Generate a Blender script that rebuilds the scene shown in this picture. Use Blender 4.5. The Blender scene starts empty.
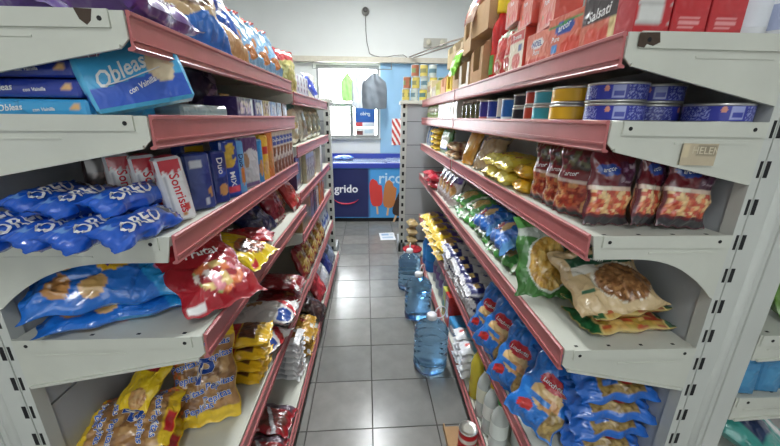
import bpy, math, random
import numpy as np
from mathutils import Matrix, Vector, Euler
C = bpy.context.scene.collection
PI = math.pi
# ------------------------------------------------------------------ camera
F_PX, PITCH, YAW, ROLL, EYE = 341.57, math.radians(17.23), math.radians(2.82), math.radians(.57), 1.38
fw = Vector((math.sin(YAW)*math.cos(PITCH), math.cos(YAW)*math.cos(PITCH), -math.sin(PITCH)))
rt = Vector((math.cos(YAW), -math.sin(YAW), 0)); up = rt.cross(fw)
rt, up = rt*math.cos(ROLL)+up*math.sin(ROLL), up*math.cos(ROLL)-rt*math.sin(ROLL)
cd = bpy.data.cameras.new('camera'); cam = bpy.data.objects.new('camera', cd); C.objects.link(cam)
cd.sensor_width = 36; cd.lens = 36*F_PX/780; cd.clip_start = .02
cam.matrix_world = Matrix(((rt.x, up.x, -fw.x, 0), (rt.y, up.y, -fw.y, 0), (rt.z, up.z, -fw.z, EYE), (0, 0, 0, 1)))
bpy.context.scene.camera = cam
# ------------------------------------------------------------------ world, lights, exposure
vs = bpy.context.scene.view_settings
vs.view_transform = 'Standard'; vs.look = 'None'; vs.gamma = 1; vs.use_curve_mapping = False; vs.exposure = 0.72
world = bpy.data.worlds.new('sky'); bpy.context.scene.world = world; world.use_nodes = True
bg = world.node_tree.nodes['Background']; bg.inputs[0].default_value = (.93, .97, 1, 1); bg.inputs[1].default_value = 14
def area(name, loc, rot, sx, sy, power, col=(1, 1, 1), portal=False):
    l = bpy.data.lights.new(name, 'AREA'); l.shape = 'RECTANGLE'; l.size = sx; l.size_y = sy; l.energy = power; l.color = col
    if portal: l.cycles.is_portal = True
    o = bpy.data.objects.new(name, l); C.objects.link(o); o.location = loc; o.rotation_euler = rot; return o
area('window_daylight', (-.36, 5.32, 1.58), (-PI/2, 0, 0), .84, .95, 0, portal=True)
for i, (x, y, p) in enumerate(((-.1, -1.2, 15), (0, 2.2, 24), (-2.1, 1.5, 10), (2.2, 1.5, 10), (0, 3.5, 34))):
    area('ceiling_tube_light', (x, y, 3.02), (0, 0, 0), .12, 1.1, p, (.96, .99, 1))
area('front_fill_light', (0, -2.9, 1.7), (PI/2, 0, 0), 3.0, 1.5, 17, (.95, .98, 1))  # unseen lamp added before the solid front wall, in place of door daylight

# ------------------------------------------------------------------ materials
def lin(c):
    return tuple(((v/255)/12.92 if v <= 10 else ((v/255+.055)/1.055)**2.4) for v in c)
MATS = {}
def mat(name, col=None, rough=.5, metal=0, coat=0, noise=0, nscale=30, bump=0, bscale=80, ridge=0, trans=0, ior=1.45, emit=0, chips=None, alpha=1, spec=.5):
    if name in MATS: return MATS[name]
    m = bpy.data.materials.new(name); m.use_nodes = True; nt = m.node_tree; N = nt.nodes; L = nt.links
    b = N['Principled BSDF']; b.inputs['Roughness'].default_value = rough; b.inputs['Metallic'].default_value = metal
    b.inputs['Coat Weight'].default_value = coat; b.inputs['Coat Roughness'].default_value = .12
    b.inputs['Transmission Weight'].default_value = trans; b.inputs['IOR'].default_value = ior; b.inputs['Alpha'].default_value = alpha
    b.inputs['Specular IOR Level'].default_value = spec
    if col is None:
        a = N.new('ShaderNodeAttribute'); a.attribute_name = 'Col'; out = a.outputs['Color']
    else:
        r = N.new('ShaderNodeRGB'); r.outputs[0].default_value = (*lin(col), 1); out = r.outputs[0]
    tc = N.new('ShaderNodeTexCoord')
    if noise:
        n = N.new('ShaderNodeTexNoise'); n.inputs['Scale'].default_value = nscale; n.inputs['Detail'].default_value = 5
        L.new(tc.outputs['Object'], n.inputs['Vector'])
        mr = N.new('ShaderNodeMapRange'); mr.inputs['From Min'].default_value = .3; mr.inputs['From Max'].default_value = .7
        mr.inputs['To Min'].default_value = 1-noise; mr.inputs['To Max'].default_value = 1+noise*.4
        L.new(n.outputs['Fac'], mr.inputs['Value'])
        mx = N.new('ShaderNodeVectorMath'); mx.operation = 'SCALE'; L.new(out, mx.inputs[0]); L.new(mr.outputs[0], mx.inputs['Scale']); out = mx.outputs[0]
    if chips:
        n = N.new('ShaderNodeTexNoise'); n.inputs['Scale'].default_value = 9; n.inputs['Detail'].default_value = 8; n.inputs['Roughness'].default_value = .7
        L.new(tc.outputs['Object'], n.inputs['Vector'])
        cr = N.new('ShaderNodeValToRGB'); cr.color_ramp.elements[0].position = chips[1]; cr.color_ramp.elements[1].position = chips[1]+.015
        cr.color_ramp.elements[0].color = (0, 0, 0, 1); cr.color_ramp.elements[1].color = (1, 1, 1, 1); L.new(n.outputs['Fac'], cr.inputs[0])
        mx = N.new('ShaderNodeMix'); mx.data_type = 'RGBA'; L.new(cr.outputs[0], mx.inputs['Factor']); L.new(out, mx.inputs['A'])
        mx.inputs['B'].default_value = (*lin(chips[0]), 1); out = mx.outputs['Result']
    L.new(out, b.inputs['Base Color'])
    if emit: L.new(out, b.inputs['Emission Color']); b.inputs['Emission Strength'].default_value = emit
    if bump:
        n = N.new('ShaderNodeTexNoise'); n.inputs['Scale'].default_value = bscale; n.inputs['Detail'].default_value = 3
        L.new(tc.outputs['Object'], n.inputs['Vector'])
        if ridge: n.noise_type = 'RIDGED_MULTIFRACTAL'; n.inputs['Detail'].default_value = 1.5; n.inputs['Distortion'].default_value = .6
        bp = N.new('ShaderNodeBump'); bp.inputs['Strength'].default_value = bump; bp.inputs['Distance'].default_value = .006 if ridge else .003
        L.new(n.outputs['Fac'], bp.inputs['Height']); L.new(bp.outputs[0], b.inputs['Normal'])
    MATS[name] = m; return m
FILM = mat('printed_film', rough=.32, coat=1, bump=1, bscale=38, ridge=1, spec=.6)
CARTON = mat('printed_carton', rough=.42, noise=.05)
PAPER = mat('paper', rough=.8, bump=.2)
PLAST = mat('plastic', rough=.35)
TIN = mat('tinplate', rough=.3, metal=.85)
WHITE = mat('white_shelf_enamel', (204, 206, 195), .42, noise=.07, nscale=7, chips=((96, 84, 70), .735))
POSTM = mat('white_post_enamel', (200, 203, 197), .4, noise=.06, nscale=5, chips=((120, 112, 100), .76))
GREYM = mat('grey_panel_enamel', (176, 180, 184), .5, noise=.06, nscale=5)
RAIL = mat('dusty_red_rail', (184, 108, 108), .34, noise=.12, nscale=14, chips=((140, 100, 92), .74))
DARK = mat('dark_slot', (24, 24, 26), .7)
CARDB = mat('corrugated_cardboard', (176, 142, 104), .85, noise=.1, nscale=20, bump=.2)
CLEAR = mat('clear_plastic', (245, 250, 250), .08, trans=.9, ior=1.3)
BLUEP = mat('blue_clear_plastic', (176, 220, 255), .04, trans=.95, ior=1.2, bump=.3, bscale=25)
OIL = mat('sunflower_oil', (226, 208, 74), .1, trans=.15, ior=1.3)
GLASS = mat('window_glass', (250, 252, 252), .02, trans=1, ior=1.02)

# ------------------------------------------------------------------ text outlines (flat triangles, cap height 1)
STR = ['Obleas', 'con Vainilla', 'Sonrisas', 'OREO', 'Pepitas', 'arcor', 'Lucchetti', 'grido', 'rico', 'Salsati', 'NOEL', 'DIVERSION', 'Mar', 'P', 'Pure',
       'integral', 'Zupay', 'MIX', 'Duo', 'Lomitos', 'Frutal', 'Rigati', 'fideos', 'Tomate', 'HELADO', 'ATUN', 'Azucar', '100', 'HELEN', 'Kick', 'Criollitas', 'Harina']
TX = {}
def make_text():
    obs = []
    for s in STR:
        c = bpy.data.curves.new(s, 'FONT'); c.body = s; c.align_x = 'CENTER'; c.align_y = 'CENTER'; c.resolution_u = 2; c.offset = .018
        o = bpy.data.objects.new(s, c); C.objects.link(o); obs.append(o)
    bpy.context.view_layer.update(); dg = bpy.context.evaluated_depsgraph_get()
    for s, o in zip(STR, obs):
        m = bpy.data.meshes.new_from_object(o.evaluated_get(dg)); m.calc_loop_triangles()
        v = np.array([p.co[:2] for p in m.vertices]); t = np.array([l.vertices[:] for l in m.loop_triangles])
        v -= (v.max(0)+v.min(0))/2; v /= .72
        for _ in range(2 if s == 'OREO' else 1 if s in ('Lucchetti', 'Pepitas', 'P', 'integral', 'Frutal', 'DIVERSION') else 0):   # finer triangles follow a curved pack
            a, b, c_ = v[t[:, 0]], v[t[:, 1]], v[t[:, 2]]; n = len(t); ab, bc, ca = (a+b)/2, (b+c_)/2, (c_+a)/2
            v = np.concatenate([a, b, c_, ab, bc, ca]); i = np.arange(n)
            t = np.concatenate([np.stack(q, 1) for q in ((i, i+3*n, i+5*n), (i+3*n, i+n, i+4*n), (i+5*n, i+4*n, i+2*n), (i+3*n, i+4*n, i+5*n))])
        TX[s] = (v, t)
        c = o.data; bpy.data.objects.remove(o); bpy.data.curves.remove(c); bpy.data.meshes.remove(m)
make_text()

# ------------------------------------------------------------------ mesh builder
VERTS = {}
class Geo:
    def __init__(s): s.v = []; s.f = []; s.c = []; s.m = []; s.n = 0; s.sm = []
    def add(s, v, f, col, mi=0, smooth=True):
        v = np.asarray(v, float).reshape(-1, 3); col = np.asarray(col, float)
        if col.ndim == 1: col = np.tile(col, (len(v), 1))
        s.v.append(v); s.c.append(col); s.f += [tuple(int(i)+s.n for i in q) for q in f]
        s.m += [mi]*len(f); s.sm += [smooth]*len(f); s.n += len(v); return s
    def box(s, x0, x1, y0, y1, z0, z1, col=(200, 200, 200), mi=0):
        P = [(x0, y0, z0), (x1, y0, z0), (x1, y1, z0), (x0, y1, z0), (x0, y0, z1), (x1, y0, z1), (x1, y1, z1), (x0, y1, z1)]
        for q in ((0, 3, 2, 1), (4, 5, 6, 7), (0, 1, 5, 4), (1, 2, 6, 5), (2, 3, 7, 6), (3, 0, 4, 7)):
            s.add([P[i] for i in q], [(0, 1, 2, 3)], col, mi, False)
        return s
    def prism(s, pts, fn, col=(200, 200, 200), mi=0):
        """pts: 2-D outline; fn(p, k) -> 3-D point at the near (k=0) or far (k=1) side"""
        n = len(pts); a = [fn(p, 0) for p in pts]; b = [fn(p, 1) for p in pts]
        s.add(a, [tuple(range(n))], col, mi, False); s.add(b, [tuple(range(n))[::-1]], col, mi, False)
        for i in range(n):
            j = (i+1) % n; s.add([a[i], b[i], b[j], a[j]], [(0, 1, 2, 3)], col, mi, False)
        return s
    def tube(s, pts, r, col=(200, 200, 200), mi=0, n=8):
        pts = [Vector(p) for p in pts]; V = []; k = len(pts)
        for i, p in enumerate(pts):
            t = (pts[min(i+1, k-1)]-pts[max(i-1, 0)]).normalized(); a = t.orthogonal().normalized() if i == 0 else (a-t*a.dot(t)).normalized(); b = t.cross(a)
            rr = r[i] if isinstance(r, (list, tuple)) else r
            for j in range(n): V.append(p+(a*math.cos(2*PI*j/n)+b*math.sin(2*PI*j/n))*rr)
        F = [(i*n+j, i*n+(j+1) % n, (i+1)*n+(j+1) % n, (i+1)*n+j) for i in range(k-1) for j in range(n)]
        F += [tuple(range(n))[::-1], tuple((k-1)*n+j for j in range(n))]
        return s.add(V, F, col, mi)
    def lathe(s, prof, n=28, col=(200, 200, 200), mi=0, fn=None, sq=1, c=(0, 0), cap=True):
        P = np.array(prof, float); th = np.arange(n)*2*PI/n; R, T = np.meshgrid(P[:, 0], th, indexing='ij'); Z = np.repeat(P[:, 1:2], n, 1)
        X = R*np.cos(T); Y = R*np.sin(T)
        if sq != 1: X = np.sign(np.cos(T))*np.abs(np.cos(T))**sq*R; Y = np.sign(np.sin(T))*np.abs(np.sin(T))**sq*R
        V = np.stack([X+c[0], Y+c[1], Z], -1).reshape(-1, 3)
        cc = fn(T.ravel(), Z.ravel()) if fn else col
        F = [(i*n+j, i*n+(j+1) % n, (i+1)*n+(j+1) % n, (i+1)*n+j) for i in range(len(P)-1) for j in range(n)]
        if cap: F += [tuple(range(n))[::-1], tuple((len(P)-1)*n+j for j in range(n))]
        return s.add(V, F, cc, mi)
    def build(s, name, mats, parent=None, loc=(0, 0, 0)):
        me = bpy.data.meshes.new(name); v = np.concatenate(s.v); me.from_pydata(v.tolist(), [], s.f)
        a = me.color_attributes.new('Col', 'FLOAT_COLOR', 'POINT'); c = np.concatenate(s.c)/255.
        c = np.where(c <= .04, c/12.92, ((np.clip(c, 0, 1)+.055)/1.055)**2.4)
        a.data.foreach_set('color', np.hstack([c, np.ones((len(c), 1))]).ravel())
        for m in (mats if isinstance(mats, (list, tuple)) else [mats]): me.materials.append(m)
        me.polygons.foreach_set('material_index', s.m); me.polygons.foreach_set('use_smooth', s.sm); me.update()
        VERTS[me.name] = v
        o = bpy.data.objects.new(name, me); C.objects.link(o); o.location = loc
        if parent: o.parent = parent
        return o
def empty(name, loc=(0, 0, 0)):
    o = bpy.data.objects.new(name, None); C.objects.link(o); o.location = loc; o.empty_display_size = .05; return o
def tag(o, label=None, cat=None, group=None, kind=None):
    for k, v in (('label', label), ('category', cat), ('group', group), ('kind', kind)):
        if v: o[k] = v
    return o
KIDS = {}
def kid(parent, o): KIDS.setdefault(parent.name, []).append(o); o.parent = parent; return o
def kids(o): return KIDS.get(o.name, [])
def copy_tree(o, parent=None):
    c = o.copy(); C.objects.link(c)
    for k in list(c.keys()):
        if k in ('label', 'category', 'group'): del c[k]
    if parent: kid(parent, c)
    for ch in kids(o): copy_tree(ch, c)
    return c
def all_verts(o, M=None):
    M = M or Matrix(); out = []
    if o.type == 'MESH':
        A = np.array(M); out.append(VERTS[o.data.name] @ A[:3, :3].T + A[:3, 3])
    for ch in kids(o): out += all_verts(ch, M @ ch.matrix_basis)
    return out
def rotm(rx=0, ry=0, rz=0, tilt=0, roll=0):
    """rx, ry in the thing's own frame, then tilt (lean back) and yaw rz; degrees"""
    R = lambda a, ax: Matrix.Rotation(math.radians(a), 4, ax)
    return R(rz, 'Z') @ R(tilt, 'X') @ R(rx, 'X') @ R(roll, 'Z') @ R(ry, 'Y')
def place(o, x, y, z, rx=0, ry=0, rz=0, tilt=0, sc=1, roll=0):
    M = rotm(rx, ry, rz, tilt, roll); sc = sc if isinstance(sc, tuple) else (sc,)*3
    MS = M @ Matrix.Diagonal((*sc, 1)); vv = np.concatenate(all_verts(o, MS))
    o.matrix_basis = Matrix.Translation((x, y, z-vv[:, 2].min()+.0006)) @ MS
    return o
# ------------------------------------------------------------------ printed art: layers evaluated over (u, v) in -1..1
def hsh(a, b, s): x = np.sin(a*127.1+b*311.7+s*74.7)*43758.5453; return x-np.floor(x)
def voro(x, y, s, asp=1.):
    y = y*asp; ix, iy = np.floor(x), np.floor(y); d1 = np.full(x.shape, 9.); idd = np.zeros(x.shape)
    for i in (-1, 0, 1):
        for j in (-1, 0, 1):
            cx, cy = ix+i, iy+j; px = cx+.15+.7*hsh(cx, cy, s); py = cy+.15+.7*hsh(cx, cy, s+7)
            d = np.hypot(px-x, py-y); k = d < d1; d1 = np.where(k, d, d1); idd = np.where(k, hsh(cx, cy, s+3), idd)
    return d1, idd
def paint(layers, u, v, hw, hh):
    col = np.full((len(u), 3), 200.); rel = np.zeros(len(u))
    for L in layers:
        k, g = L[0], L[1]
        if k == 'fill': m = np.ones(len(u), bool)
        elif k == 'rect': m = (u > g[0]) & (u < g[2]) & (v > g[1]) & (v < g[3])
        elif k == 'ell': m = ((u-g[0])/g[2])**2+((v-g[1])/g[3])**2 < 1
        elif k == 'above': m = v > g[0]+g[1]*np.sin(u*g[2]+g[3])
        elif k == 'below': m = v < g[0]+g[1]*np.sin(u*g[2]+g[3])
        elif k == 'diag': m = (v > g[0]+g[1]*u) & (v < g[0]+g[2]+g[1]*u)
        elif k == 'not': m = ((u-g[0])/g[2])**2+((v-g[1])/g[3])**2 > 1
        elif k == 'stripes': m = (np.sin((u*g[0]+v*g[1])*PI) > g[2])
        elif k == 'check': m = ((np.floor(u*g[0])+np.floor(v*g[1])) % 2 == 0) & (u > g[2]) & (u < g[3])
        elif k in ('lumps', 'lell'):   # g = (mask layer kind, mask args, cell size in m, aspect)
            m = (u > g[0]) & (u < g[2]) & (v > g[1]) & (v < g[3]) if k == 'lumps' else ((u-g[0])/g[2])**2+((v-g[1])/g[3])**2 < 1
            cell, asp = g[4], g[5]
            d, i = voro(u*hw/cell, v*hh/cell, len(layers)+cell*99, asp); P = np.array(L[2], float)
            cc = P[np.minimum((i*len(P)).astype(int), len(P)-1)]*(1.04-.22*np.clip(d, 0, 1))[:, None]  # darkens towards cell edges: shade in the gaps between pieces, painted in
            col = np.where(m[:, None], cc, col); rel = np.where(m, .0035*(1-1.3*d), rel); continue
        col[m] = L[2]
    return col, rel
def snoise(x, y, s): return np.sin(x*1.7+s)*np.cos(y*2.3+s*1.7)+.5*np.sin(x*3.9-y*3.1+s*2.1)+.3*np.sin(x*7.3+y*6.1+s)
def bag(w, h, t, layers, texts=(), seed=1, res=.005, wr=1., pow_u=2.4, m=None, fin=.93, sag=0., relief=1.):
    """pillow pack of film lying flat, printed side up; sealed fins at both ends of its length h"""
    g = Geo(); nu = max(10, min(56, int(w/res))); nv = max(12, min(72, int(h/res)))
    def S(u, v, sd):
        au, av = np.abs(u), np.abs(v); eu = np.clip(1-au**pow_u, 0, 1)**.55; q = np.clip(av/fin, 0, 1); ev = np.clip(1-q**2.8, 0, 1)**.62
        th = t/2*eu*ev*(1+.10*snoise(u*2.2, v*2.6+sd, seed))
        am = np.exp(-((av-.76)/.17)**2); ph = 1.2*np.sin(v*4+seed)+seed*sd
        cr = ((1-np.abs(np.sin(u*7.5+ph+v*2)))**3*.15+(1-np.abs(np.sin(u*15+2*ph-v*5)))**2*.05)*am*t*wr*eu
        cr2 = (1-np.abs(np.sin(u*2.6+v*3.4*sd+seed*1.3+.7*np.sin(v*5+seed))))**9*t*.10*wr*eu*ev-(1-np.abs(np.sin(u*4.1-v*2.7*sd+seed*2.3+.9*np.sin(u*4+seed))))**12*t*.07*wr*eu*ev
        _, rl = paint(layers, u, v, w/2, h/2) if relief else (0, 0)
        z = sd*(th+rl*eu*ev*relief)+sd*(cr-cr2)+np.where(av > fin, .0014*np.sin(u*26), 0)*(1 if sd > 0 else .8)+.004*wr*np.sin(u*3+seed)*(av > .8)*(av-.8)*5
        x = u*w/2*(1-.09*eu*0-.07*ev)+.004*wr*np.sin(v*9+seed)*au
        y = v*h/2*(1-.05*ev*eu)+.003*wr*np.sin(u*11+seed)*av
        if sag: z = z-sag*(x/(w/2))**2*w
        z = np.maximum(z, -t*.36) if sd < 0 else z
        return np.stack([x, y, z+.0002*sd], -1)
    U, V = np.meshgrid(np.sign(np.linspace(-1, 1, nu))*np.abs(np.linspace(-1, 1, nu))**.85, np.linspace(-1, 1, nv), indexing='ij'); U = U.ravel(); V = V.ravel()
    for sd in (1, -1):
        col, _ = paint(layers, U if sd > 0 else -U, V, w/2, h/2)
        F = [(i*nv+j, (i+1)*nv+j, (i+1)*nv+j+1, i*nv+j+1)[::sd] for i in range(nu-1) for j in range(nv-1)]
        g.add(S(U, V, sd), F, col)
    for T in texts:
        s, cu, cv, hh, rot, c = T[:6]; sh = T[6] if len(T) > 6 else 0; oc = T[7] if len(T) > 7 else None
        p, tri = TX[s]; a = math.radians(rot); o = .0011
        for ox, oy, cc, lift in ([(o, o, oc, .0021), (-o, o, oc, .0021), (o, -o, oc, .0021), (-o, -o, oc, .0021)] if oc else [])+[(0, 0, c, .0027)]:
            x = (p[:, 0]+sh*p[:, 1])*hh+ox; y = p[:, 1]*hh+oy
            u = cu+(x*math.cos(a)-y*math.sin(a))/(w/2); v = cv+(x*math.sin(a)+y*math.cos(a))/(h/2)
            q = S(np.clip(u, -.97, .97), np.clip(v, -.97, .97), 1); q[:, 2] += lift; g.add(q, tri, cc)
    return g
def face(g, P, U, V, layers, texts=(), res=.006, bulge=0, mi=0, off=.0007):
    P, U, V = map(lambda a: np.array(a, float), (P, U, V)); hu, hv = np.linalg.norm(U), np.linalg.norm(V); Nn = np.cross(U, V); Nn /= np.linalg.norm(Nn)
    simple = len(layers) < 2 and not bulge
    nu = 2 if simple else max(2, min(40, int(2*hu/res)+1)); nv = 2 if simple else max(2, min(48, int(2*hv/res)+1))
    a, b = np.meshgrid(np.linspace(-1, 1, nu), np.linspace(-1, 1, nv), indexing='ij'); a = a.ravel(); b = b.ravel()
    def S(a, b): return P+a[:, None]*U+b[:, None]*V+(bulge*np.clip(1-a*a, 0, 1)*np.clip(1-b*b, 0, 1))[:, None]*Nn
    col, _ = paint(layers, a, b, hu, hv)
    g.add(S(a, b), [(i*nv+j, (i+1)*nv+j, (i+1)*nv+j+1, i*nv+j+1) for i in range(nu-1) for j in range(nv-1)], col, mi, bool(bulge))
    for T in texts:
        s, cu, cv, hh, rot, c = T[:6]; sh = T[6] if len(T) > 6 else 0; mir = T[7] if len(T) > 7 else 1
        p, tri = TX[s]; r = math.radians(rot); x = (p[:, 0]*mir+sh*p[:, 1])*hh; y = p[:, 1]*hh
        q = S(np.clip(cu+(x*math.cos(r)-y*math.sin(r))/hu, -1, 1), np.clip(cv+(x*math.sin(r)+y*math.cos(r))/hv, -1, 1))+Nn*off
        g.add(q, tri, c, mi, False)
def pack(w, d, h, front, side=None, top=None, tf=(), ts=(), tt=(), bulge=.001, res=.006, ch=.0015, col=None):
    """carton / wrapped block: base at z = 0, printed front towards -Y; chamfered edges"""
    g = Geo(); side = side or front[:1]; top = top or side; c = ch; W, D, H = w/2-c, d/2-c, h/2-c
    face(g, (0, -d/2, h/2), (W, 0, 0), (0, 0, H), front, tf, res, bulge)
    face(g, (0, d/2, h/2), (-W, 0, 0), (0, 0, H), front, tf, res, bulge)
    face(g, (w/2, 0, h/2), (0, D, 0), (0, 0, H), side, ts, res, bulge)
    face(g, (-w/2, 0, h/2), (0, -D, 0), (0, 0, H), side, ts, res, bulge)
    face(g, (0, 0, h), (W, 0, 0), (0, D, 0), top, tt, res, bulge)
    face(g, (0, 0, 0), (W, 0, 0), (0, -D, 0), top[:1], (), res, 0)
    cc = col or side[0][2]
    E = lambda *p: g.add(p, [tuple(range(len(p)))], cc, 0, False)
    for s in (1, -1):
        for r in (1, -1):
            f = lambda *q: E(*(q if s*r > 0 else q[::-1]))
            z0, z1 = c, h-c
            f((s*W, -r*d/2*1, z0), (s*w/2, -r*D, z0), (s*w/2, -r*D, z1), (s*W, -r*d/2, z1))
            zz, zc = (h, h-c) if r > 0 else (0, c)
            f((s*w/2, -D, zc), (s*w/2, D, zc), (s*W, D, zz), (s*W, -D, zz))
            f((W, s*d/2, zc), (-W, s*d/2, zc), (-W, s*D, zz), (W, s*D, zz))
            for k in (1, -1): E((s*W, k*d/2, zc), (s*w/2, k*D, zc), (s*W, k*D, zz))
    return g
def can(r, h, layers, lid=(196, 196, 192), texts=(), rim=True, label=(.08, .92), n=32):
    g = Geo()
    pr = [(r*.93, .0), (r, .0015), (r, .004), (r*.985, .006)]
    zz = np.linspace(.006, h-.006, 16); pr2 = [(r*.985, z) for z in zz]
    g.lathe(pr, n, lid, 1, cap=True)
    def fn(T, Z): return paint(layers, ((T/PI+1.5) % 2)-1, (Z/h)*2-1, PI*r, h/2)[0]
    g.lathe(pr2, 220 if n > 39 else 80 if n > 30 else 40, (200,)*3, 0, fn, cap=False)
    g.lathe([(r*.985, h-.006), (r, h-.004), (r, h-.0015), (r*.96, h), (r*.93, h-.003), (r*.5, h-.003), (.001, h-.003)], n, lid, 1)
    for s, cu, cv, hh, c in texts:
        p, tri = TX[s]; th = -PI/2+cu*PI+p[:, 0]*hh/r; z = (cv+1)/2*h+p[:, 1]*hh
        g.add(np.stack([(r*.985+.0007)*np.cos(th), (r*.985+.0007)*np.sin(th), z], -1), tri, c, 0, False)
    return g
PROTO = {}
def item(key, maker, name, label, cat, x, y, z, rx=0, ry=0, rz=0, tilt=0, sc=1, group=None, m=None, roll=0):
    """first use builds the mesh (and parts), later uses copy the tree"""
    if key not in PROTO:
        r = maker()
        o = r.build(name, m or FILM) if isinstance(r, Geo) else r
        PROTO[key] = o
    else: o = copy_tree(PROTO[key])
    o.matrix_basis = Matrix(); place(o, x, y, z, rx, ry, rz, tilt, sc, roll)
    return tag(o, label, cat, group)
NTH = ['first', 'second', 'third', 'fourth', 'fifth', 'sixth', 'seventh', 'eighth', 'ninth', 'tenth', 'eleventh', 'twelfth']
# ================================================================== the setting
WALLM = mat('painted_wall', (226, 228, 226), .8, noise=.03, nscale=3, bump=.1)
BLUEW = mat('light_blue_paint', (150, 190, 220), .7, noise=.04, nscale=4, bump=.1)
TRIMM = mat('cream_trim', (206, 198, 182), .6, noise=.08)
GROUT = mat('dark_grout', (66, 64, 62), .9)
TILEM = [mat('ceramic_tile_%d' % i, c, .22, noise=.16, nscale=11, bump=.05) for i, c in enumerate(((128, 128, 124), (134, 133, 129), (122, 123, 120)))]
def setting(name, g, m): return tag(g.build(name, m), kind='structure')
BX = lambda *a, **k: Geo().box(*a, **k)
fl = setting('floor', BX(-3, 3, -3, 5.6, -.08, -.003), GROUT)
setting('ceiling', BX(-3, 3, -3, 5.6, 3.1, 3.2), WALLM)
WY = 5.25   # window wall: opening x -.80 .. .08, z .66 .. 2.07
g = Geo(); g.box(-3, -.80, WY, WY+.12, -.08, 3.1); g.box(.08, 3, WY, WY+.12, -.08, 2.12); g.box(-.80, .08, WY, WY+.12, 2.07, 3.1); g.box(-.80, .08, WY, WY+.12, -.08, 1.08); g.box(.08, 3, WY, WY+.12, 2.12, 3.1)
wb = setting('wall_back', g, WALLM)
setting('wall_left', BX(-3.1, -3, -3, 5.6, -.08, 3.1), WALLM); setting('wall_right', BX(3, 3.1, -3, 5.6, -.08, 3.1), WALLM)
g = Geo(); g.box(-3, 3, -3.1, -3, -.08, 3.1)
setting('wall_front', g, WALLM)
g = Geo(); g.box(.10, 3, WY-.012, WY, 0, 2.1); p = g.build('blue_paint_panel', BLUEW, wb)
g = Geo(); g.box(-3, 3, WY-.10, WY, 2.10, 2.165); setting('trim_1', g, TRIMM)
# floor tiles, each a piece of the floor; the grid is turned 1.1 degrees against the aisle
TS, TA = .3022, math.radians(1.13); tm = []
for m in TILEM:
    g = Geo(); h = TS/2-.0016; b = .0015
    top = [(-h+b, -h+b, 0), (h-b, -h+b, 0), (h-b, h-b, 0), (-h+b, h-b, 0)]; lo = [(-h, -h, -.004), (h, -h, -.004), (h, h, -.004), (-h, h, -.004)]
    g.add(top, [(0, 1, 2, 3)], (120,)*3, 0, False)
    for i in range(4):
        j = (i+1) % 4; g.add([lo[i], lo[j], top[j], top[i]], [(0, 1, 2, 3)], (120,)*3, 0, False)
    tm.append(g)
h = TS/2-.0016; gs = Geo()
tiles = [t.build('tile', m, fl) for t, m in zip(tm, TILEM)]; rng = random.Random(3); first = [True]*3
for j in range(-13, 14):
    for i in range(-10, 10):
        if j < -4 or not -4 <= i <= 4 or (j > 6 or j < -2) and not (-3 <= i <= 2):
            a, b = .014+(i+.5)*TS, 1.233+(j+.5)*TS; ct, st = math.cos(TA), math.sin(TA)
            q = [((a+u*h)*ct-(b+v*h)*st, (a+u*h)*st+(b+v*h)*ct, 0) for u, v in ((-1, -1), (1, -1), (1, 1), (-1, 1))]
            if max(abs(p[0]) for p in q) < 3 and -3 < min(p[1] for p in q) and max(p[1] for p in q) < WY: gs.add(q, [(0, 1, 2, 3)], (120,)*3, rng.randrange(3), False)
            continue
        a, b = .014+(i+.5)*TS, 1.233+(j+.5)*TS; k = rng.randrange(3)
        o = tiles[k] if first[k] else tiles[k].copy()
        if not first[k]: C.objects.link(o)
        first[k] = False; o.location = (a*math.cos(TA)-b*math.sin(TA), a*math.sin(TA)+b*math.cos(TA), 0)
        o.rotation_euler = (rng.uniform(-.0006, .0006), rng.uniform(-.0006, .0006), TA+rng.choice((0, 0, 0))*PI/2)
tag(gs.build('outer_tiles', TILEM, fl), kind='stuff')
# window: frame, mullion, bars, panes
ALU = mat('window_frame_paint', (150, 152, 152), .5)
wi = empty('window_1', (0, WY, 0)); tag(wi, kind='structure')
g = Geo(); y0, y1 = .0, .05
for a in ((-.80, -.77, 1.08, 2.07), (.05, .08, 1.08, 2.07), (-.77, .05, 2.03, 2.07), (-.77, .05, 1.08, 1.12), (-.77, .05, 1.52, 1.57), (-.345, -.295, 1.12, 1.52)):
    g.box(a[0], a[1], y0, y1, a[2], a[3])
g.build('window_frame', ALU, wi)
for z in (1.28, 1.40): BX(-.77, -.345, .06, .075, z, z+.018).build('window_bar', ALU, wi)
for a in ((-.77, .05, 1.57, 2.03), (-.77, -.345, 1.12, 1.52), (-.295, .05, 1.12, 1.52)): BX(a[0], a[1], .022, .026, a[2], a[3]).build('pane', GLASS, wi)
BX(-.84, .11, -.05, .0, 1.055, 1.08).build('window_sill', ALU, wi)
# poster on the pane, seen from behind
g = Geo(); face(g, (-.12, WY-.004, 1.37), (.145, 0, 0), (0, 0, .135), [('fill', 0, (58, 110, 196)), ('rect', (-1, -1, 1, -.5), (240, 240, 244)), ('rect', (-1, -1, -.3, -.5), (232, 92, 96)), ('rect', (-1, -.52, 1, -.5), (40, 60, 120))], [('grido', 0, .35, .05, 0, (245, 248, 250), 0, -1)], .012)
g.box(-.265, .025, WY-.0035, WY-.002, 1.235, 1.505, (230, 230, 232)); tag(g.build('window_poster', mat('poster_print', rough=.6)), 'blue poster with mirrored lettering on the window glass', 'poster')
g = Geo(); face(g, (-.12, WY-.004, 1.17), (.14, 0, 0), (0, 0, .055), [('fill', 0, (236, 236, 236)), ('rect', (-.95, -.9, -.3, .3), (120, 70, 70)), ('rect', (-.1, -.5, .8, .5), (200, 214, 226))], (), .012)
g.box(-.26, .02, WY-.0035, WY-.002, 1.115, 1.225, (230, 230, 232)); tag(g.build('paper_notice', mat('poster_print')), 'small pale notice on the window glass below the blue poster', 'notice')
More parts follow.
